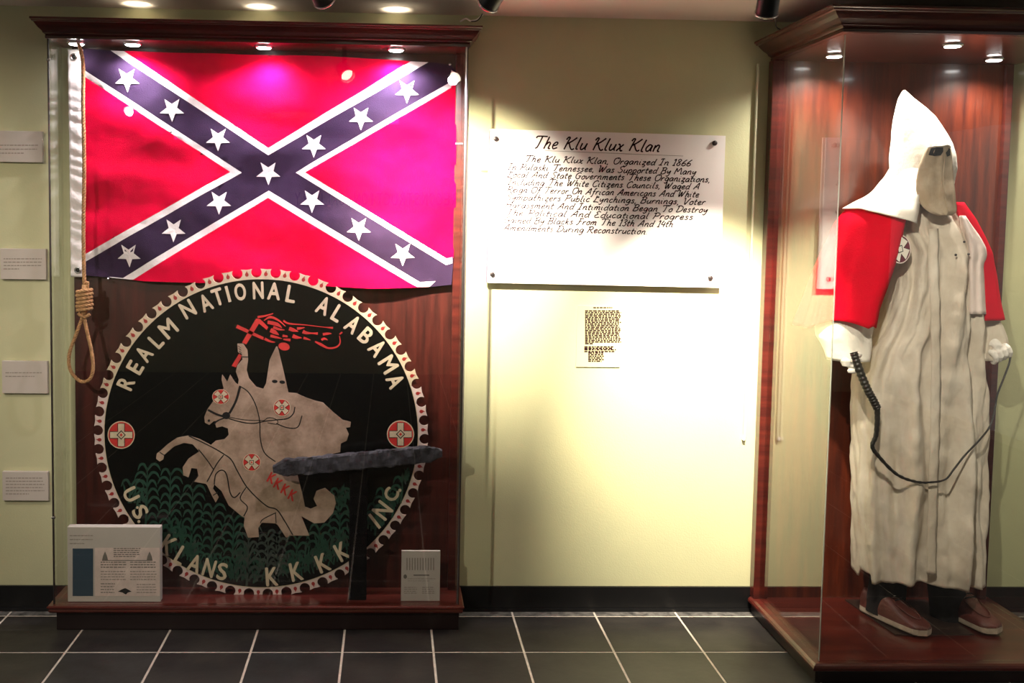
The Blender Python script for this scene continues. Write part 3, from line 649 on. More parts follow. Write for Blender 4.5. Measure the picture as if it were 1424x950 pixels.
# ------------------------------------------------------------------ title board with handwritten text
GL = {  # pen strokes, 10 units = capital height, 5.5 = small-letter height
 'T': (8, '.5,8.4 1.4,10 9,10|5,10 4.4,5 3.6,1 2.2,.1'), 'K': (8.5, '2.5,10 1.5,5 .8,0|0,8 1,10 2.5,10|8,10 5,7 1.6,4.6|3,5.6 5,2 7,0 8.5,1'), 'O': (8, '5,10 1.5,8.5 .8,4 2.5,.2 6,1 8,5.5 7,9.2 4.5,10 5.5,8.5'),
 'I': (5.4, '.6,8.6 2,10 5,10|3.2,10 2.8,4 1.6,0|-.4,.2 3.8,0'), 'S': (6.5, '6.5,8.6 4.5,10 1.8,8.5 2.6,6 5.2,4 4.6,1 2,0 0,1.6'), 'M': (10, '.2,0 1.6,9.6 3.6,4 7,10 8.2,4 8.8,.4 10,1'),
 'L': (6.5, '4,9.5 5,8 3.2,7.5 2.4,10 1.8,4 .2,.4 3,.6 6.5,0'), 'A': (8, '.2,0 3,5 6,10 6.2,4 6.8,0|2,3.6 6.6,3.8'), 'G': (7.5, '6.5,8.5 4.5,10 1,7 1,2 4,0 6,2 6,4.6|4,4.6 7.5,4.6'),
 'D': (7.5, '2.2,10 1.4,4 .2,0|.2,8.6 3.5,10 7.2,7.6 6.6,2.6 3,0 .2,0'), 'W': (10, '0,9.5 1.6,10 1.6,4 2.4,0 5,8 5.6,0 9.5,10'), 'C': (7, '6.6,8 5.2,10 1.6,8 .6,3 3,0 6.5,1.8'),
 'B': (7, '2,10 1.2,4 .3,0|0,9 4,10 6.2,8.2 4.6,5.6 1.8,5.2 5,5 6.2,2.6 4,0 .3,0'), 'V': (7, '0,9.4 1.4,10 1.8,4 2.6,0 5.4,6 7.5,10'), 'H': (8, '2,10 1.2,4 .2,0|7.6,10 6.6,4 6.4,0|1.2,5 7,5.4'),
 'P': (6.8, '2.2,10 1.4,4 .2,0|0,8.8 4,10 6.6,8 5,5 1.8,4.6'), 'F': (7, '2,10 7.5,10|3.6,10 3,4 1,0 -.3,1|2,5.4 6,5.6'), 'E': (6.5, '6.2,8.8 4,10 1.8,8 3.6,5.6 1,3.6 1.6,.4 6,1'), 'R': (7.5, '2.2,10 1.4,4 .2,0|0,8.8 4,10 6.4,8 5,5.4 1.8,5|3.4,5 5,2 6.6,0 7.6,.8'),
 'J': (6, '1,9 3,10 6,10|4.6,10 4,3 1.6,-2 0,0'),
 'a': (5.4, '4.6,4.6 2.4,5.5 .4,2.6 1.4,.2 3.4,1 4.8,5 4.4,1.2 5.4,.2'), 'b': (4.8, '1,10 .6,4 .4,.4 2.6,0 4.4,2.6 3,5 .8,3.4'), 'c': (4.4, '4,4.6 2.2,5.5 .4,2.6 1.6,.1 4.4,1'), 'd': (5.6, '4.4,4.4 2.4,5.5 .4,2.6 1.4,.2 3.6,1.2|5.4,10 4.6,4 4.4,1 5.6,.2'),
 'e': (4.6, '.8,2.6 3.2,3.2 3.8,5 2.2,5.5 .6,3 1.6,.1 4.6,1.2'), 'f': (4.4, '5,9 3.6,10 2.4,7 1.6,0 .6,-3.6 0,-2|.6,4.8 4,5.2'), 'g': (5.2, '4.6,4.6 2.4,5.5 .4,2.6 1.6,.4 3.6,1.4 4.9,5.2 4,-1.6 1.8,-3.6 .4,-2'),
 'h': (5.4, '1.6,10 .9,4 .4,0|.7,3 2.8,5.5 4.2,4.4 3.8,.6 5.4,.4'), 'i': (2.6, '.8,5.4 .5,1 2,.3|1.3,7.6 1.5,8'), 'k': (5.2, '1.6,10 .9,4 .4,0|4.4,5.4 1,2.8|2,3.2 3.6,.4 5.2,.6'), 'l': (2.8, '1.8,10 .9,4 .8,.6 2.4,.3'),
 'm': (8, '.8,5.4 .4,0|.7,3 2.6,5.5 3.6,4.4 3.2,0|3.6,3 5.4,5.5 6.6,4.4 6.2,.6 7.8,.4'), 'n': (5.4, '.8,5.4 .4,0|.7,3 2.8,5.5 4.2,4.4 3.8,.6 5.4,.4'), 'o': (4.8, '2.6,5.5 .6,3.4 1,.4 3.2,.4 4.4,3.4 2.6,5.5 4.8,4.8'), 'p': (5, '.9,5.4 .2,-3.6|.7,3 2.8,5.5 4.6,3.4 3,.1 .6,1'),
 'r': (4.2, '.8,5.4 .4,0|.7,3 2.4,5.4 4.2,4.8'), 's': (4.2, '3.8,4.6 2.2,5.5 1,4.2 3.4,2 2.2,.1 .1,.9'), 't': (3.6, '2,8.6 1.2,3 1.4,.3 3.2,.6|0,5.4 3.8,5.6'), 'u': (5.2, '.8,5.4 .4,1.6 1.6,.1 3.8,2 4.6,5.4 4.2,1 5.2,.2'), 'v': (4.6, '.2,5.2 1.2,0 3.4,3 4.4,5.4'),
 'w': (7, '.4,5.4 .4,1 2,.1 3.6,5 3.8,.6 5.6,1 6.6,5.4'), 'x': (5, '.4,5 1.6,5.2 3.4,.2 5,.6|4.6,5.4 .2,0'), 'y': (5, '.8,5.4 .6,2.4 2,1.6 4.4,5.4|4.6,5.4 3.4,-1.6 1.6,-3.6 .2,-2.4'), 'z': (4.6, '.4,5 4.2,5.2 .6,.3 4,.2 3.4,-3 1.4,-3'),
 '1': (3.4, '.6,8 2.6,10 1.6,0|0,0 3.2,0'), '8': (5.6, '5,9 3,10 1.2,8 4.6,3 3,0 .6,1.6 2.6,5 5.4,8.6'), '6': (5.4, '5,10 1.6,6 .4,2 2.4,0 4.8,2 3.6,4.6 1,3.4'), '3': (5.2, '1,9 3.4,10 4.8,8 2.4,5.6 4.8,3.4 3,0 .2,1'), '4': (5.6, '2.6,10 .6,4 5.4,4.2|4.8,8 3.8,0'),
 ',': (2, '1,.6 .3,-1.8'), '.': (2, '.6,.2 1,.6'), '-': (4, '.6,3.6 3.4,3.8')}
def handwriting(mb, s, x0, y0, x1, y1, cap, Y, m, pen):
    tot = 0; items = []
    for ch in s:
        if ch == ' ': tot += 4.2; continue
        w_, st = GL[ch]; items.append((tot, st)); tot += w_+.9
    L = math.hypot(x1-x0, y1-y0); sx = L/tot; sy = cap/10; ux, uy = (x1-x0)/L, (y1-y0)/L
    for off, st in items:
        jy = random.uniform(-.25, .25)
        for stroke in st.split('|'):
            P = [tuple(float(q) for q in p.split(',')) for p in stroke.split()]
            Q = []
            for (x, y) in P:
                X = (off+x)*sx+(y*.34)*sy; V = (y+jy)*sy; Q.append((x0+ux*X+uy*V, y0+uy*X-ux*V))
            pxribbon(mb, Q, pen, Y, m, 4 if len(Q) > 2 else 0)
BYF = 3.612
bd = empty('title_board', (.77, BYF, 1.22), 'large white acrylic board with handwritten black script on the wall between the cases', 'sign')
P = [(.346, 1.7705), (1.1985, 1.7605), (1.1975, 1.2126), (.340, 1.2206)]
b = MB(); b.plate(P, BYF, .009, 'acry'); b.build('panel', bd)
b = MB(); IY = BYF-.0004
handwriting(b, 'The Klu Klux Klan', 740, 206.5, 918, 211.5, 17, IY, 'ink', 1.0)
for i in range(2): pass
for s, x0, y0, x1, y1 in [('The Klu Klux Klan, Organized In 1866', 729, 225, 961, 231), ('In Pulaski Tennessee, Was Supported By Many', 705, 236, 968, 243), ('Local And State Governments These Organizations,', 705, 246.5, 988, 253.5),
    ('Including The White Citizens Councils, Waged A', 705, 257, 973, 263.5), ('Reign Of Terror On African Americans And White', 704, 267.5, 972, 274.5), ('Sympathizers Public Lynchings, Burnings, Voter', 703, 278, 981, 285),
    ('Harassment And Intimidation Began To Destroy', 702, 289, 984, 296), ('The Political And Educational Progress', 702, 299.5, 964, 306), ('Gained By Blacks From The 13th And 14th', 700, 310, 936, 316), ('Amendments During Reconstruction.', 699, 320.5, 901, 326)]:
    handwriting(b, s, x0, y0, x1, y1, 8.8, IY, 'ink', .66)
pxribbon(b, [(758, 209.5), (950, 217)], .25, IY, 'print', 0)
b.build('script_lettering', bd)
for (x, y) in ((689.5, 193), (994, 199), (684.5, 381.5), (988, 386.5)):
    p = U(x, y, BYF-.004); b = MB(); b.tube([(p.x, WY, p.z), (p.x, BYF-.0005, p.z)], .006, 'darkmetal', 12); b.tube([(p.x, BYF-.0006, p.z), (p.x, BYF-.006, p.z), (p.x, BYF-.008, p.z)], [.009, .009, .006], 'darkmetal', 16); b.build('screw_cap', bd)
# pasted text sheet
a, c = U(803, 425, WY-.004), U(862, 511, WY-.004)
sh = empty('text_sheet', ((a.x+c.x)/2, WY-.004, c.z), 'clear acrylic sheet with dense grey text on the wall under the title board', 'sign')
b = MB(); b.box(a.x, c.x, WY-.004, WY-.0005, c.z, a.z, 'acrys', .0005); b.build('sheet', sh)
b = MB(); YY = WY-.0044
textlines(b, 825, 852, 428, 428, 1, YY, 'ink', 1.7, 3, 1); textlines(b, 813.5, 864, 432.5, 478, 21, YY, 'ink', 1.9, 5, .25); textlines(b, 812.5, 855, 482.5, 484.6, 2, YY, 'ink', 1.9, 6, .95); textlines(b, 812.5, 859, 486.5, 489, 2, YY, 'ink', 1.9, 6, .95)
textlines(b, 818, 840, 491, 502.5, 6, YY, 'ink', 1.9, 8, .9); b.build('print', sh)
# pale raised strip painting in a streak of light beside the right case
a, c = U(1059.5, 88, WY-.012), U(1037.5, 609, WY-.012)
b = MB(); b.box(1.310, 1.319, WY-.012, WY-.0005, c.z, a.z, 'light_streak', .003)
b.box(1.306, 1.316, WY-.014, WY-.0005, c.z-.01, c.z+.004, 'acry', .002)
tag(b.build('light_streak_strip'), 'thin pale strip standing for a streak of light on the wall just left of the deep case', 'light streak')

# ------------------------------------------------------------------ ceiling fittings
TL = ['black spotlight hanging over the middle of the flag case', 'black spotlight hanging above the gap right of the flag case', 'black spotlight hanging by the corner of the deep right case', 'added fill spotlight, out of view, aimed at the flag case', 'added spotlight, out of view, aimed at the robed mannequin', 'added spotlight, out of view, brightening the wall right of the deep case', 'added fill spotlight, out of view, brightening the wall left of the flag case']
trk = MB(); trk.box(-1.6, 2.6, 2.68, 2.72, CEIL-.022, CEIL-.0005, 'black', .002); tag(trk.build('light_track'), 'long black lighting track on the ceiling in front of the cases', 'track')
for (x0, x1, y_) in ((-.6, 0, 2.12), (1.1, 1.7, 1.75)):
    pass
for i, (p, t, e, an, bl, cc) in enumerate(TRACK_AND_FILL):
    p = Vector(p); d = (Vector(t)-p).normalized()
    r_ = empty('track_or_fill_spotlight', p, TL[i], 'spotlight', 'spotlights along the ceiling')
    top = CEIL-.0225 if i < 3 else CEIL-.0125
    if i >= 3:  # the added fill heads hang from their own canopies
        b = MB(); b.tube([(p.x, p.y, CEIL-.0005), (p.x, p.y, CEIL-.012)], .045, 'black', 20); b.build('canopy', r_)
    b = MB(); b.tube([(p.x, p.y, top), (p.x, p.y, p.z+.03)], .010, 'black', 10); b.build('stem', r_)
    b = MB(); q0, q1 = p-d*.036, p+d*.050
    b.tube([q0-d*.012, q0-d*.006, q0, p, q1], [.012, .021, .027, .029, .030], 'black', 24, caps=False); b.tube([q0-d*.012, q0-d*.011], [.012, .011], 'black', 24)
    b.build('head', r_)
    b = MB(); ring = []
    nx = d.orthogonal().normalized(); ny = d.cross(nx)
    b.tube([q1-d*.004+(nx*math.cos(a*math.pi/12)+ny*math.sin(a*math.pi/12))*.030 for a in range(25)], .003, 'metal', 6, caps=False); b.build('rim', r_)
    b = MB(); b.tube([p+d*.024, p+d*.027], .026, 'lampw', 20); b.build('bulb', r_)
# little stub of cable on top of left case, and cable at right case
b = MB(); b.tube(crom([U(640, 30, 3.55), U(648, 26, 3.55), U(655, 29, 3.53), U(664, 27, 3.52), U(671, 20, 3.52)], 5), .003, 'acry', 6); b.tube(crom([U(655, 30, 3.52), U(663, 29, 3.51), U(668, 24, 3.5), U(671, 19, 3.5)], 4), .002, 'black', 6)
tag(b.build('cable_offcut'), 'short loose white cable end on top of the flag case', 'cable')
b = MB(); b.tube(crom([(1.335, 3.45, 2.106), U(1080, 38, 3.4), U(1078, 25, 3.2), (1.02, 2.74, 2.06)], 6), .0022, 'black', 6)
tag(b.build('cable'), 'thin black cable running up from the right case to a spotlight', 'cable')

# ------------------------------------------------------------------ robed mannequin
MY = 3.40
mq = empty('mannequin', (1.83, MY, .062), 'robed mannequin in pointed white hood, cream robe and red cape in the right case', 'mannequin')
def interp(T_, y):
    for i in range(len(T_)-1):
        if T_[i][0] <= y <= T_[i+1][0]:
            k = (y-T_[i][0])/(T_[i+1][0]-T_[i][0]); return [T_[i][j]+(T_[i+1][j]-T_[i][j])*k for j in range(len(T_[i]))]
    return T_[0] if y < T_[0][0] else T_[-1]
# robe: y, left x, right x, half depth
RT = [(285, 1262, 1322, .05), (300, 1238, 1336, .08), (320, 1230, 1348, .10), (350, 1243, 1352, .12), (400, 1240, 1350, .125), (440, 1230, 1352, .125), (462, 1220, 1354, .125), (485, 1204, 1356, .125), (520, 1193, 1360, .13), (600, 1190, 1363, .135), (700, 1190, 1361, .14), (765, 1192, 1357, .145), (800, 1194, 1356, .148)]
rows = []; NR, NS = 130, 150
for i in range(NR+1):
    y = 285+(797-285)*i/NR; _, xl, xr, dp = interp(RT, y); row = []; fr = i/NR
    pl, pr = U(xl, y, MY), U(xr, y, MY); cx = (pl.x+pr.x)/2; hw = (pr.x-pl.x)/2
    for k in range(NS):
        a = 2*math.pi*k/NS; ca, sa = math.cos(a), math.sin(a)
        ex = math.copysign(abs(ca)**.8, ca); ey = math.copysign(abs(sa)**.8, sa)
        am = .007+.024*fr**.7
        wob = am*math.sin(9*a+1.2*math.sin(2.3*fr*3)+.6)*abs(sa)+am*.6*math.sin(17*a+2.5*fr+1)*abs(sa)+.016*noise.noise(Vector((ca*3, sa*3, fr*5)))+.012*noise.noise(Vector((ca*8, sa*8, fr*14)))+.006*noise.noise(Vector((ca*17, sa*17, fr*34)))
        # front opening fold running down the robe, deeper towards the hem
        ffa = a-(-math.pi/2+(-.10+.02*fr)); fold = math.exp(-(ffa*9)**2)*(.004+.055*max(0, fr-.72)/.28+.012*fr)
        if sa > 0: fold = 0
        px_ = cx+ex*(hw+wob*.35); py_ = MY+ey*(dp+wob-fold)
        zz = pl.z
        if fr > .97:
            low = .012*math.sin(3*a+1)+(.03 if (math.pi*1.0 < a % (2*math.pi) < math.pi*1.12) else 0)
            zz += low*(fr-.97)/.03
        row.append((px_, py_, zz))
    rows.append(row)
b = MB(); b.grid(rows, 'robe', closed=True); robe = solid(b.build('robe', mq), .003, 1)
# button placket
rows = []; 
def robefront(x, y, extra):
    _, xl, xr, dp = interp(RT, y); pl, pr = U(xl, y, MY), U(xr, y, MY); cx = (pl.x+pr.x)/2; hw = (pr.x-pl.x)/2
    X = U(x, y, MY-dp).x; ca = max(-.98, min(.98, (X-cx)/hw)); ca2 = abs(ca)**(1/.8); sa = math.sqrt(max(0, 1-ca2*ca2))**.8
    return Vector((X, MY-sa*dp-extra, U(x, y, MY-dp).z))
for i in range(90):
    y = 318+(796-318)*i/89; xc = 1296+3*math.sin(i*.05)+ -2*(i/89); w_ = 6
    row = []
    for k in range(5):
        p = robefront(xc-w_+2*w_*k/4, y, .012+.006*(i/89)+.0025*math.sin(k/4*math.pi)+.0015*math.sin(i*.9+k)+.001*math.sin(i*.37)); row.append(p)
    rows.append(row)
b = MB(); b.grid(rows, 'robe'); solid(b.build('placket', mq), .003)
for (x, y) in ((1333, 336), (1321, 354), (1339, 353)):
    p = robefront(x, y, .034); b = MB(); b.tube([p, p+Vector((0, -.003, 0))], [.0042, .0032], 'darkmetal', 10); b.build('snap', mq)
# shell helper for drapes
def shell(name, levels, cyY, depf, a0, a1, m, side=-1, botdrop=None, n=40, wav=.004, seed=0, th=.003, ny=34, parent=None):
    rows = []
    y0, y1 = levels[0][0], levels[-1][0]
    for i in range(ny+1):
        fr = i/ny; row = []; dep = depf(fr) if callable(depf) else depf
        for k in range(n+1):
            a = math.radians(a0+(a1-a0)*k/n)       # 90 = front, 180 = outer side, 270 = back
            y = y0+(y1-y0)*fr
            if botdrop: y += botdrop(k/n)*fr
            _, xo, xi = interp(levels, min(y0+(y1-y0)*fr, y1))
            po, pi_ = U(xo, y, cyY), U(xi, y, cyY-dep)
            A = max(.012, abs(pi_.x-po.x)); cx = pi_.x
            r = 1+wav/A*(math.sin(a*7+seed)+.6*math.sin(a*13+seed*2+fr*3))*fr+.03*noise.noise(Vector((math.cos(a)*3, fr*4, seed)))
            sx = math.cos(a)*(1 if side < 0 else -1)
            row.append((cx+sx*A*r, cyY-math.sin(a)*dep*r, U(xo, y, cyY).z))
        rows.append(row)
    b = MB(); b.grid(rows, m); return solid(b.build(name, parent or mq), th)
# red cape, left shoulder
CL = [(268, 1236, 1284), (280, 1205, 1270), (290, 1184, 1264), (310, 1168, 1258), (350, 1150, 1250), (400, 1132, 1233), (430, 1122, 1222), (455, 1114, 1216)]
shell('cape', CL, MY, lambda f: .12+.035*min(1, f*4), 88, 275, 'cape', -1, botdrop=lambda u: -14*math.sin(min(1, u*2.6)*math.pi)*(1 if u < .4 else 0)+(-6 if u < .05 else 0), wav=.013, seed=1.3)
# red cape, right shoulder (seen from its edge) with pale lining turned out
CRt = [(282, 1334, 1320), (292, 1342, 1326), (305, 1352, 1334), (330, 1365, 1348), (352, 1374, 1360), (400, 1383, 1364), (443, 1392, 1368)]
shell('cape', CRt, MY-.005, .09, 92, 268, 'cape', 1, wav=.002, seed=4)
lin = [(300, 1334, 1342), (315, 1336, 1352), (330, 1339, 1363), (345, 1341, 1371), (357, 1342, 1372), (368, 1343, 1367), (400, 1345, 1369), (437, 1346, 1372)]
rows = []
for i in range(26):
    y = 300+137*i/25; _, xa, xb = interp(lin, y); row = []
    for k in range(13):
        u = k/12; p = U(xa+(xb-xa)*u, y, MY-.098-.03*math.sin(u*math.pi)+.008*math.sin(u*11+i*.12)); row.append(p)
    rows.append(row)
b = MB(); b.grid(rows, 'lining'); solid(b.build('cape_lining', mq), .003)
# sleeves
def loft(name, T_, Y0, dep, m, n=44, ny=40, folds=5, amp=.006, ydrop=None, cap=False, seed=0, parent=None):
    y0, y1 = T_[0][0], T_[-1][0]; rows = []
    for i in range(ny+1):
        fr = i/ny; y = y0+(y1-y0)*fr; _, xl, xr = interp(T_, y); Yc = Y0 if not callable(Y0) else Y0(fr); d = dep if not callable(dep) else dep(fr)
        pl, pr = U(xl, y, Yc), U(xr, y, Yc); cx, hw = (pl.x+pr.x)/2, (pr.x-pl.x)/2; row = []
        for k in range(n):
            a = 2*math.pi*k/n; wv_ = amp*(math.sin(folds*a+seed+3*fr)*.6+noise.noise(Vector((math.cos(a)*2, math.sin(a)*2, fr*6+seed))))
            z = pl.z if not ydrop else U(xl, y+ydrop(a)*fr, Yc).z
            row.append((cx+math.cos(a)*(hw+wv_*.3), Yc+math.sin(a)*(d+wv_), z))
        rows.append(row)
    b = MB(); b.grid(rows, m, closed=True)
    if cap: b.add(rows[0], [list(range(n))], m)
    return b.build(name, parent or mq)
solid(loft('sleeve', [(310, 1190, 1246), (380, 1166, 1232), (436, 1148, 1216), (452, 1136, 1212), (466, 1136, 1209), (474, 1142, 1208), (488, 1149, 1207), (500, 1152, 1206)], lambda f: MY+.01-.075*f, lambda f: .075-.01*f, 'hood', seed=2, amp=.010), .003)
solid(loft('sleeve', [(310, 1318, 1346), (380, 1336, 1366), (436, 1344, 1380), (450, 1347, 1392), (470, 1350, 1400), (485, 1352, 1402), (500, 1356, 1392)], lambda f: MY+.03-.06*f, lambda f: .042, 'robe', seed=5, amp=.010), .003)
# sleeve side seam sheet between left sleeve and robe
# gloved hands: palm and five fingers fused into one surface
def hand(name, wrist, grip, gdir, out, r=.0075, s=1.0):
    """wrist, grip centre, direction of held thing, outward normal (fingers wrap round the held thing)"""
    wrist, grip, gdir, out = Vector(wrist), Vector(grip), Vector(gdir).normalized(), Vector(out).normalized()
    side = gdir.cross(out).normalized(); b = MB()
    pc = grip+side*.022*s
    b.tube([wrist, wrist.lerp(pc, .5), pc, pc+gdir*.012], [.021*s, .024*s, .026*s, .018*s], 'glove', 12)
    for f in range(4):
        off = gdir*((f-1.5)*.019*s); L = [.95, 1.05, 1.0, .82][f]; R = .021*s
        P = [pc+off+out*.008]
        for q in range(6):
            a = math.radians(20+q*44*L); P.append(grip+off+side*(math.cos(a)*R*1.1)+out*(math.sin(a)*R))
        b.tube(P, [.010*s, .0098*s, .0095*s, .009*s, .0085*s, .008*s, .0062*s], 'glove', 10)
    th = [pc-gdir*.03*s-out*.004, pc-gdir*.036*s-out*.018-side*.012, grip-gdir*.022*s-out*.022-side*.010, grip-gdir*.008*s-out*.021-side*.018]
    b.tube(th, [.012*s, .0115*s, .010*s, .0075*s], 'glove', 10)
    o = b.build(name, mq); md = o.modifiers.new('fuse', 'REMESH'); md.mode = 'VOXEL'; md.voxel_size = .0028; md.use_smooth_shade = True
    return o
hl = U(1186, 504, 3.29); hand('hand', U(1183, 482, 3.31), hl, (.02, 0, -1), (.2, -1, 0), s=.92)
hr = U(1388, 492, 3.34); hand('hand', U(1374, 468, 3.37), hr, (-.75, 0, -.35), (.2, -1, .1), s=.95)
# hood
HT = [(126, 1256.5, 1258), (130, 1254, 1263), (137, 1251, 1270), (150, 1248, 1286), (162, 1246, 1298), (172, 1245, 1304), (185, 1244, 1311), (200, 1244, 1318), (215, 1244, 1321), (235, 1245, 1322), (262, 1247, 1316), (285, 1250, 1312)]
hd = loft('hood', HT, MY-.02, lambda f: .003+.117*min(1, f*1.7)**.8, 'hood', ny=60, n=56, folds=4, amp=.005, cap=True, seed=1); solid(hd, .003)
# back drape of hood over the shoulder
DL = [(232, 1247, 1283), (242, 1245, 1280), (252, 1244, 1278), (263, 1234, 1277), (272, 1218, 1275), (281, 1199, 1271), (290, 1181, 1265)]
shell('hood_drape', DL, MY-.015, lambda f: .095+.075*min(1, f*1.2), 75, 268, 'hood', -1, botdrop=lambda u: 20*max(0, 1-u*2.3), wav=.003, seed=2, ny=44)
# face flap
MT = [(201, 1293, 1321), (212, 1285, 1323), (230, 1278, 1324.5), (250, 1274, 1326), (265, 1274, 1328), (278, 1277, 1329), (288, 1283, 1330), (295, 1292, 1330), (299.5, 1303, 1324)]
FYc = MY-.145
def maskpt(u, y, ex=0):
    _, xl, xr = interp(MT, y); x = xl+(xr-xl)*u
    Y = FYc-.035*math.sin(math.pi*min(1, max(0, u*.8+.25)))-.010*math.exp(-((u-.68)*9)**2)+.004*noise.noise(Vector((u*5, y*.05, 1)))-ex+.004
    return U(x, y, Y)
rows = []
for i in range(50):
    y = 201+98.5*i/49; rows.append([maskpt(k/20, y) for k in range(21)])
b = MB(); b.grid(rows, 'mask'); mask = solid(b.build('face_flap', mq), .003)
for P in ([(.17, 206), (.4, 204.5), (.68, 205), (.70, 211), (.62, 216), (.4, 217), (.2, 215.5)], [(.79, 206), (.9, 206), (.98, 207), (.96, 216), (.84, 218), (.79, 212)]):
    pts_ = [maskpt(u, y, .0035) for u, y in P]; b = MB(); b.add(pts_+[p+Vector((0, .003, 0)) for p in pts_], [list(range(len(P)))]+[[k, (k+1) % len(P), (k+1) % len(P)+len(P), k+len(P)] for k in range(len(P))], 'trouser'); b.build('eye_opening', mq)
b = MB(); b.tube(crom([maskpt(.0, 205, .006), maskpt(.3, 203.5, .009), maskpt(.6, 203, .010), maskpt(.85, 201.5, .008), maskpt(1, 204, .004)], 5), [.0022+.0012*abs(math.sin(k)) for k in range(21)], 'hood', 8); b.build('flap_seam', mq)
b = MB(); b.tube(crom([maskpt(.77, 206, .004), maskpt(.76, 225, .006), maskpt(.72, 250, .006), maskpt(.72, 275, .005), maskpt(.72, 296, .004)], 5), .0016, 'mask', 6); b.build('flap_crease', mq)
# round patch on the chest
PY = MY-.150
b = MB(); cx_, cy_ = 1252, 346.5
badge(b, cx_, cy_, 14.5, 20, PY, .5, red='maroon', lt='hood', rim='lining', dia='inkb', core='lining', spread=.16); b.build('chest_patch', mq)
# trousers
for (T_) in ([(775, 1212, 1262), (800, 1212, 1260), (830, 1208, 1256), (850, 1206, 1250)], [(775, 1288, 1338), (800, 1290, 1338), (830, 1294, 1340), (858, 1296, 1342)]):
    loft('trouser_leg', T_, MY+.02, .06, 'trouser', amp=.004, seed=3, cap=True)
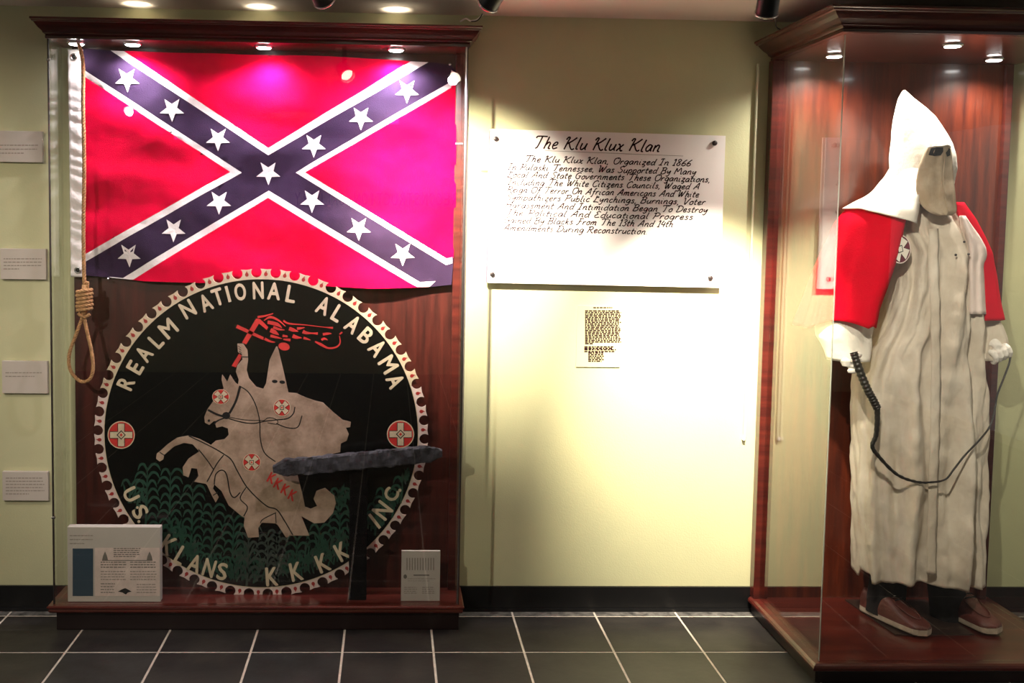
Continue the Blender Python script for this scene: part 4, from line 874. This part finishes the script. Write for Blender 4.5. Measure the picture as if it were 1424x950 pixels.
# shoes
def shoe(loc, rz, tiltx, roll):
    root = Matrix.Translation(loc) @ Matrix.Rotation(rz, 4, 'Z') @ Matrix.Rotation(tiltx, 4, 'X') @ Matrix.Rotation(roll, 4, 'Y')
    def wdt(t): return (.030+.016*math.sin(min(1, t*1.25)*math.pi*.62)) * (1 if t < .86 else math.sqrt(max(.0, 1-((t-.86)/.14)**2))*.98+.02) * (1 if t > .08 else math.sqrt(max(0, 1-((.08-t)/.08)**2))*.95+.05)
    L = .275
    def outline(z, k=1.0):
        P = []
        for i in range(25): t = i/24; P.append((wdt(t)*k, -t*L, z))
        for i in range(24, -1, -1): t = i/24; P.append((-wdt(t)*k*.94, -t*L, z))
        return P
    h = lambda t: .022+.058*(1-t)**1.0*(1 if t < .55 else 1)+.022*math.exp(-((t-.45)*5)**2)+.020*math.sqrt(max(0, 1-((t-.6)/.4)**2) if t > .6 else 1)*.9
    sm = MB(); rows = [outline(0, .96), outline(.004, 1.03), outline(.018, 1.05), outline(.022, 1.02)]
    sm.grid([[root @ Vector(p) for p in r] for r in rows], 'sole', closed=True, smooth=False)
    sm.add([root @ Vector(p) for p in rows[0]], [list(range(50))[::-1]], 'sole'); sm.add([root @ Vector(p) for p in rows[-1]], [list(range(50))], 'sole')
    so = sm.build('shoe', mq)
    up = MB(); rows = []
    for i in range(31):
        t = i/30; w_ = wdt(t)*.99; H_ = h(t) if t < .995 else .026; row = []
        if t < .38: H_ = .078-.02*t
        for k in range(17):
            a = math.pi*k/16; ex = math.copysign(abs(math.cos(a))**.6, math.cos(a)); row.append(root @ Vector((ex*w_, -t*L, .02+(H_-.02)*math.sin(a)**.75)))
        rows.append(row)
    up.grid(rows, 'shoe'); up.add(rows[0], [list(range(17))], 'shoe'); up.build('upper', so)
    # moccasin apron seam, collar and laces
    ap = MB(); P = []
    for i in range(25):
        a = math.pi*i/24; t = .60+.27*math.sin(a)**.8; x = math.cos(a)*.027; P.append(root @ Vector((x, -t*L, .026+(h(t)-.02)*.86+.001)))
    ap.tube(P, .0024, 'shoe', 6)
    ap.build('apron_seam', so)
    la = MB()
    for q in range(3):
        t = .46+q*.055; P = [root @ Vector((math.cos(a)*.022, -t*L, h(t)+.002+.004*math.sin(a))) for a in [math.pi*j/8 for j in range(9)]]; la.tube(P, .0022, 'trouser', 6)
    la.build('laces', so)
    to = MB(); to.tube([root @ Vector((0, -.38*L, .07)), root @ Vector((0, -.30*L, .088)), root @ Vector((0, -.24*L, .100))], [.020, .022, .018], 'shoe', 12); to.build('tongue', so)
shoe((1.716, 3.49, .068), math.radians(21), math.radians(-1), math.radians(3))
shoe((2.008, 3.52, .068), math.radians(12), math.radians(-1), math.radians(-3))
# base slab under the feet
a, c, d_, e_ = Zp(1245, 884, .062), Zp(1343, 884, .062), Zp(1163, 831, .062), Zp(1332, 831, .062)
b = MB(); vs_ = [(a.x, a.y), (c.x+.03, c.y), (c.x+.03, 3.58), (a.x-.03, 3.58)]
b.add([(x, y, .0624) for x, y in vs_]+[(x, y, .0665) for x, y in vs_], [(4, 5, 6, 7), (0, 1, 5, 4), (1, 2, 6, 5), (2, 3, 7, 6), (3, 0, 4, 7), (3, 2, 1, 0)], 'plate')
tag(b.build('base_slab'), 'thin dark slab on the case floor under the mannequin shoes', 'slab')

# ------------------------------------------------------------------ whip
wp = empty('whip', U(1189, 500, 3.26), 'black braided leather whip looped across the front of the robe between the gloved hands', 'whip')
hp_ = crom([U(1187, 490, 3.27), U(1191, 503, 3.262), U(1199, 525, 3.25), U(1207, 543, 3.238), U(1214, 556, 3.232), U(1220, 568, 3.228)], 14)
b = MB(); b.tube(hp_, [.0128+.0013*math.sin(k*1.55) for k in range(len(hp_))], 'leather', 12); b.build('handle', wp)
lash = [(1220, 568, 3.228), (1220, 585, 3.226), (1218, 606, 3.225), (1213, 621, 3.225), (1223, 636, 3.222), (1246, 659, 3.22), (1269, 669, 3.22), (1291, 671, 3.22), (1314, 667, 3.22), (1327, 652, 3.222), (1342, 633, 3.226), (1362, 612, 3.24), (1377, 592, 3.28), (1384, 566, 3.31), (1387, 549, 3.315), (1397, 523, 3.32), (1404, 503, 3.325), (1404, 490, 3.33), (1392, 489, 3.335)]
P = crom([U(*p) for p in lash], 8); N_ = len(P)
b = MB(); b.tube(P, [max(.0032, .0095*(1-i/N_*1.6)+.0008*math.sin(i*2.1)) for i in range(N_)], 'leather', 8); b.build('lash', wp)
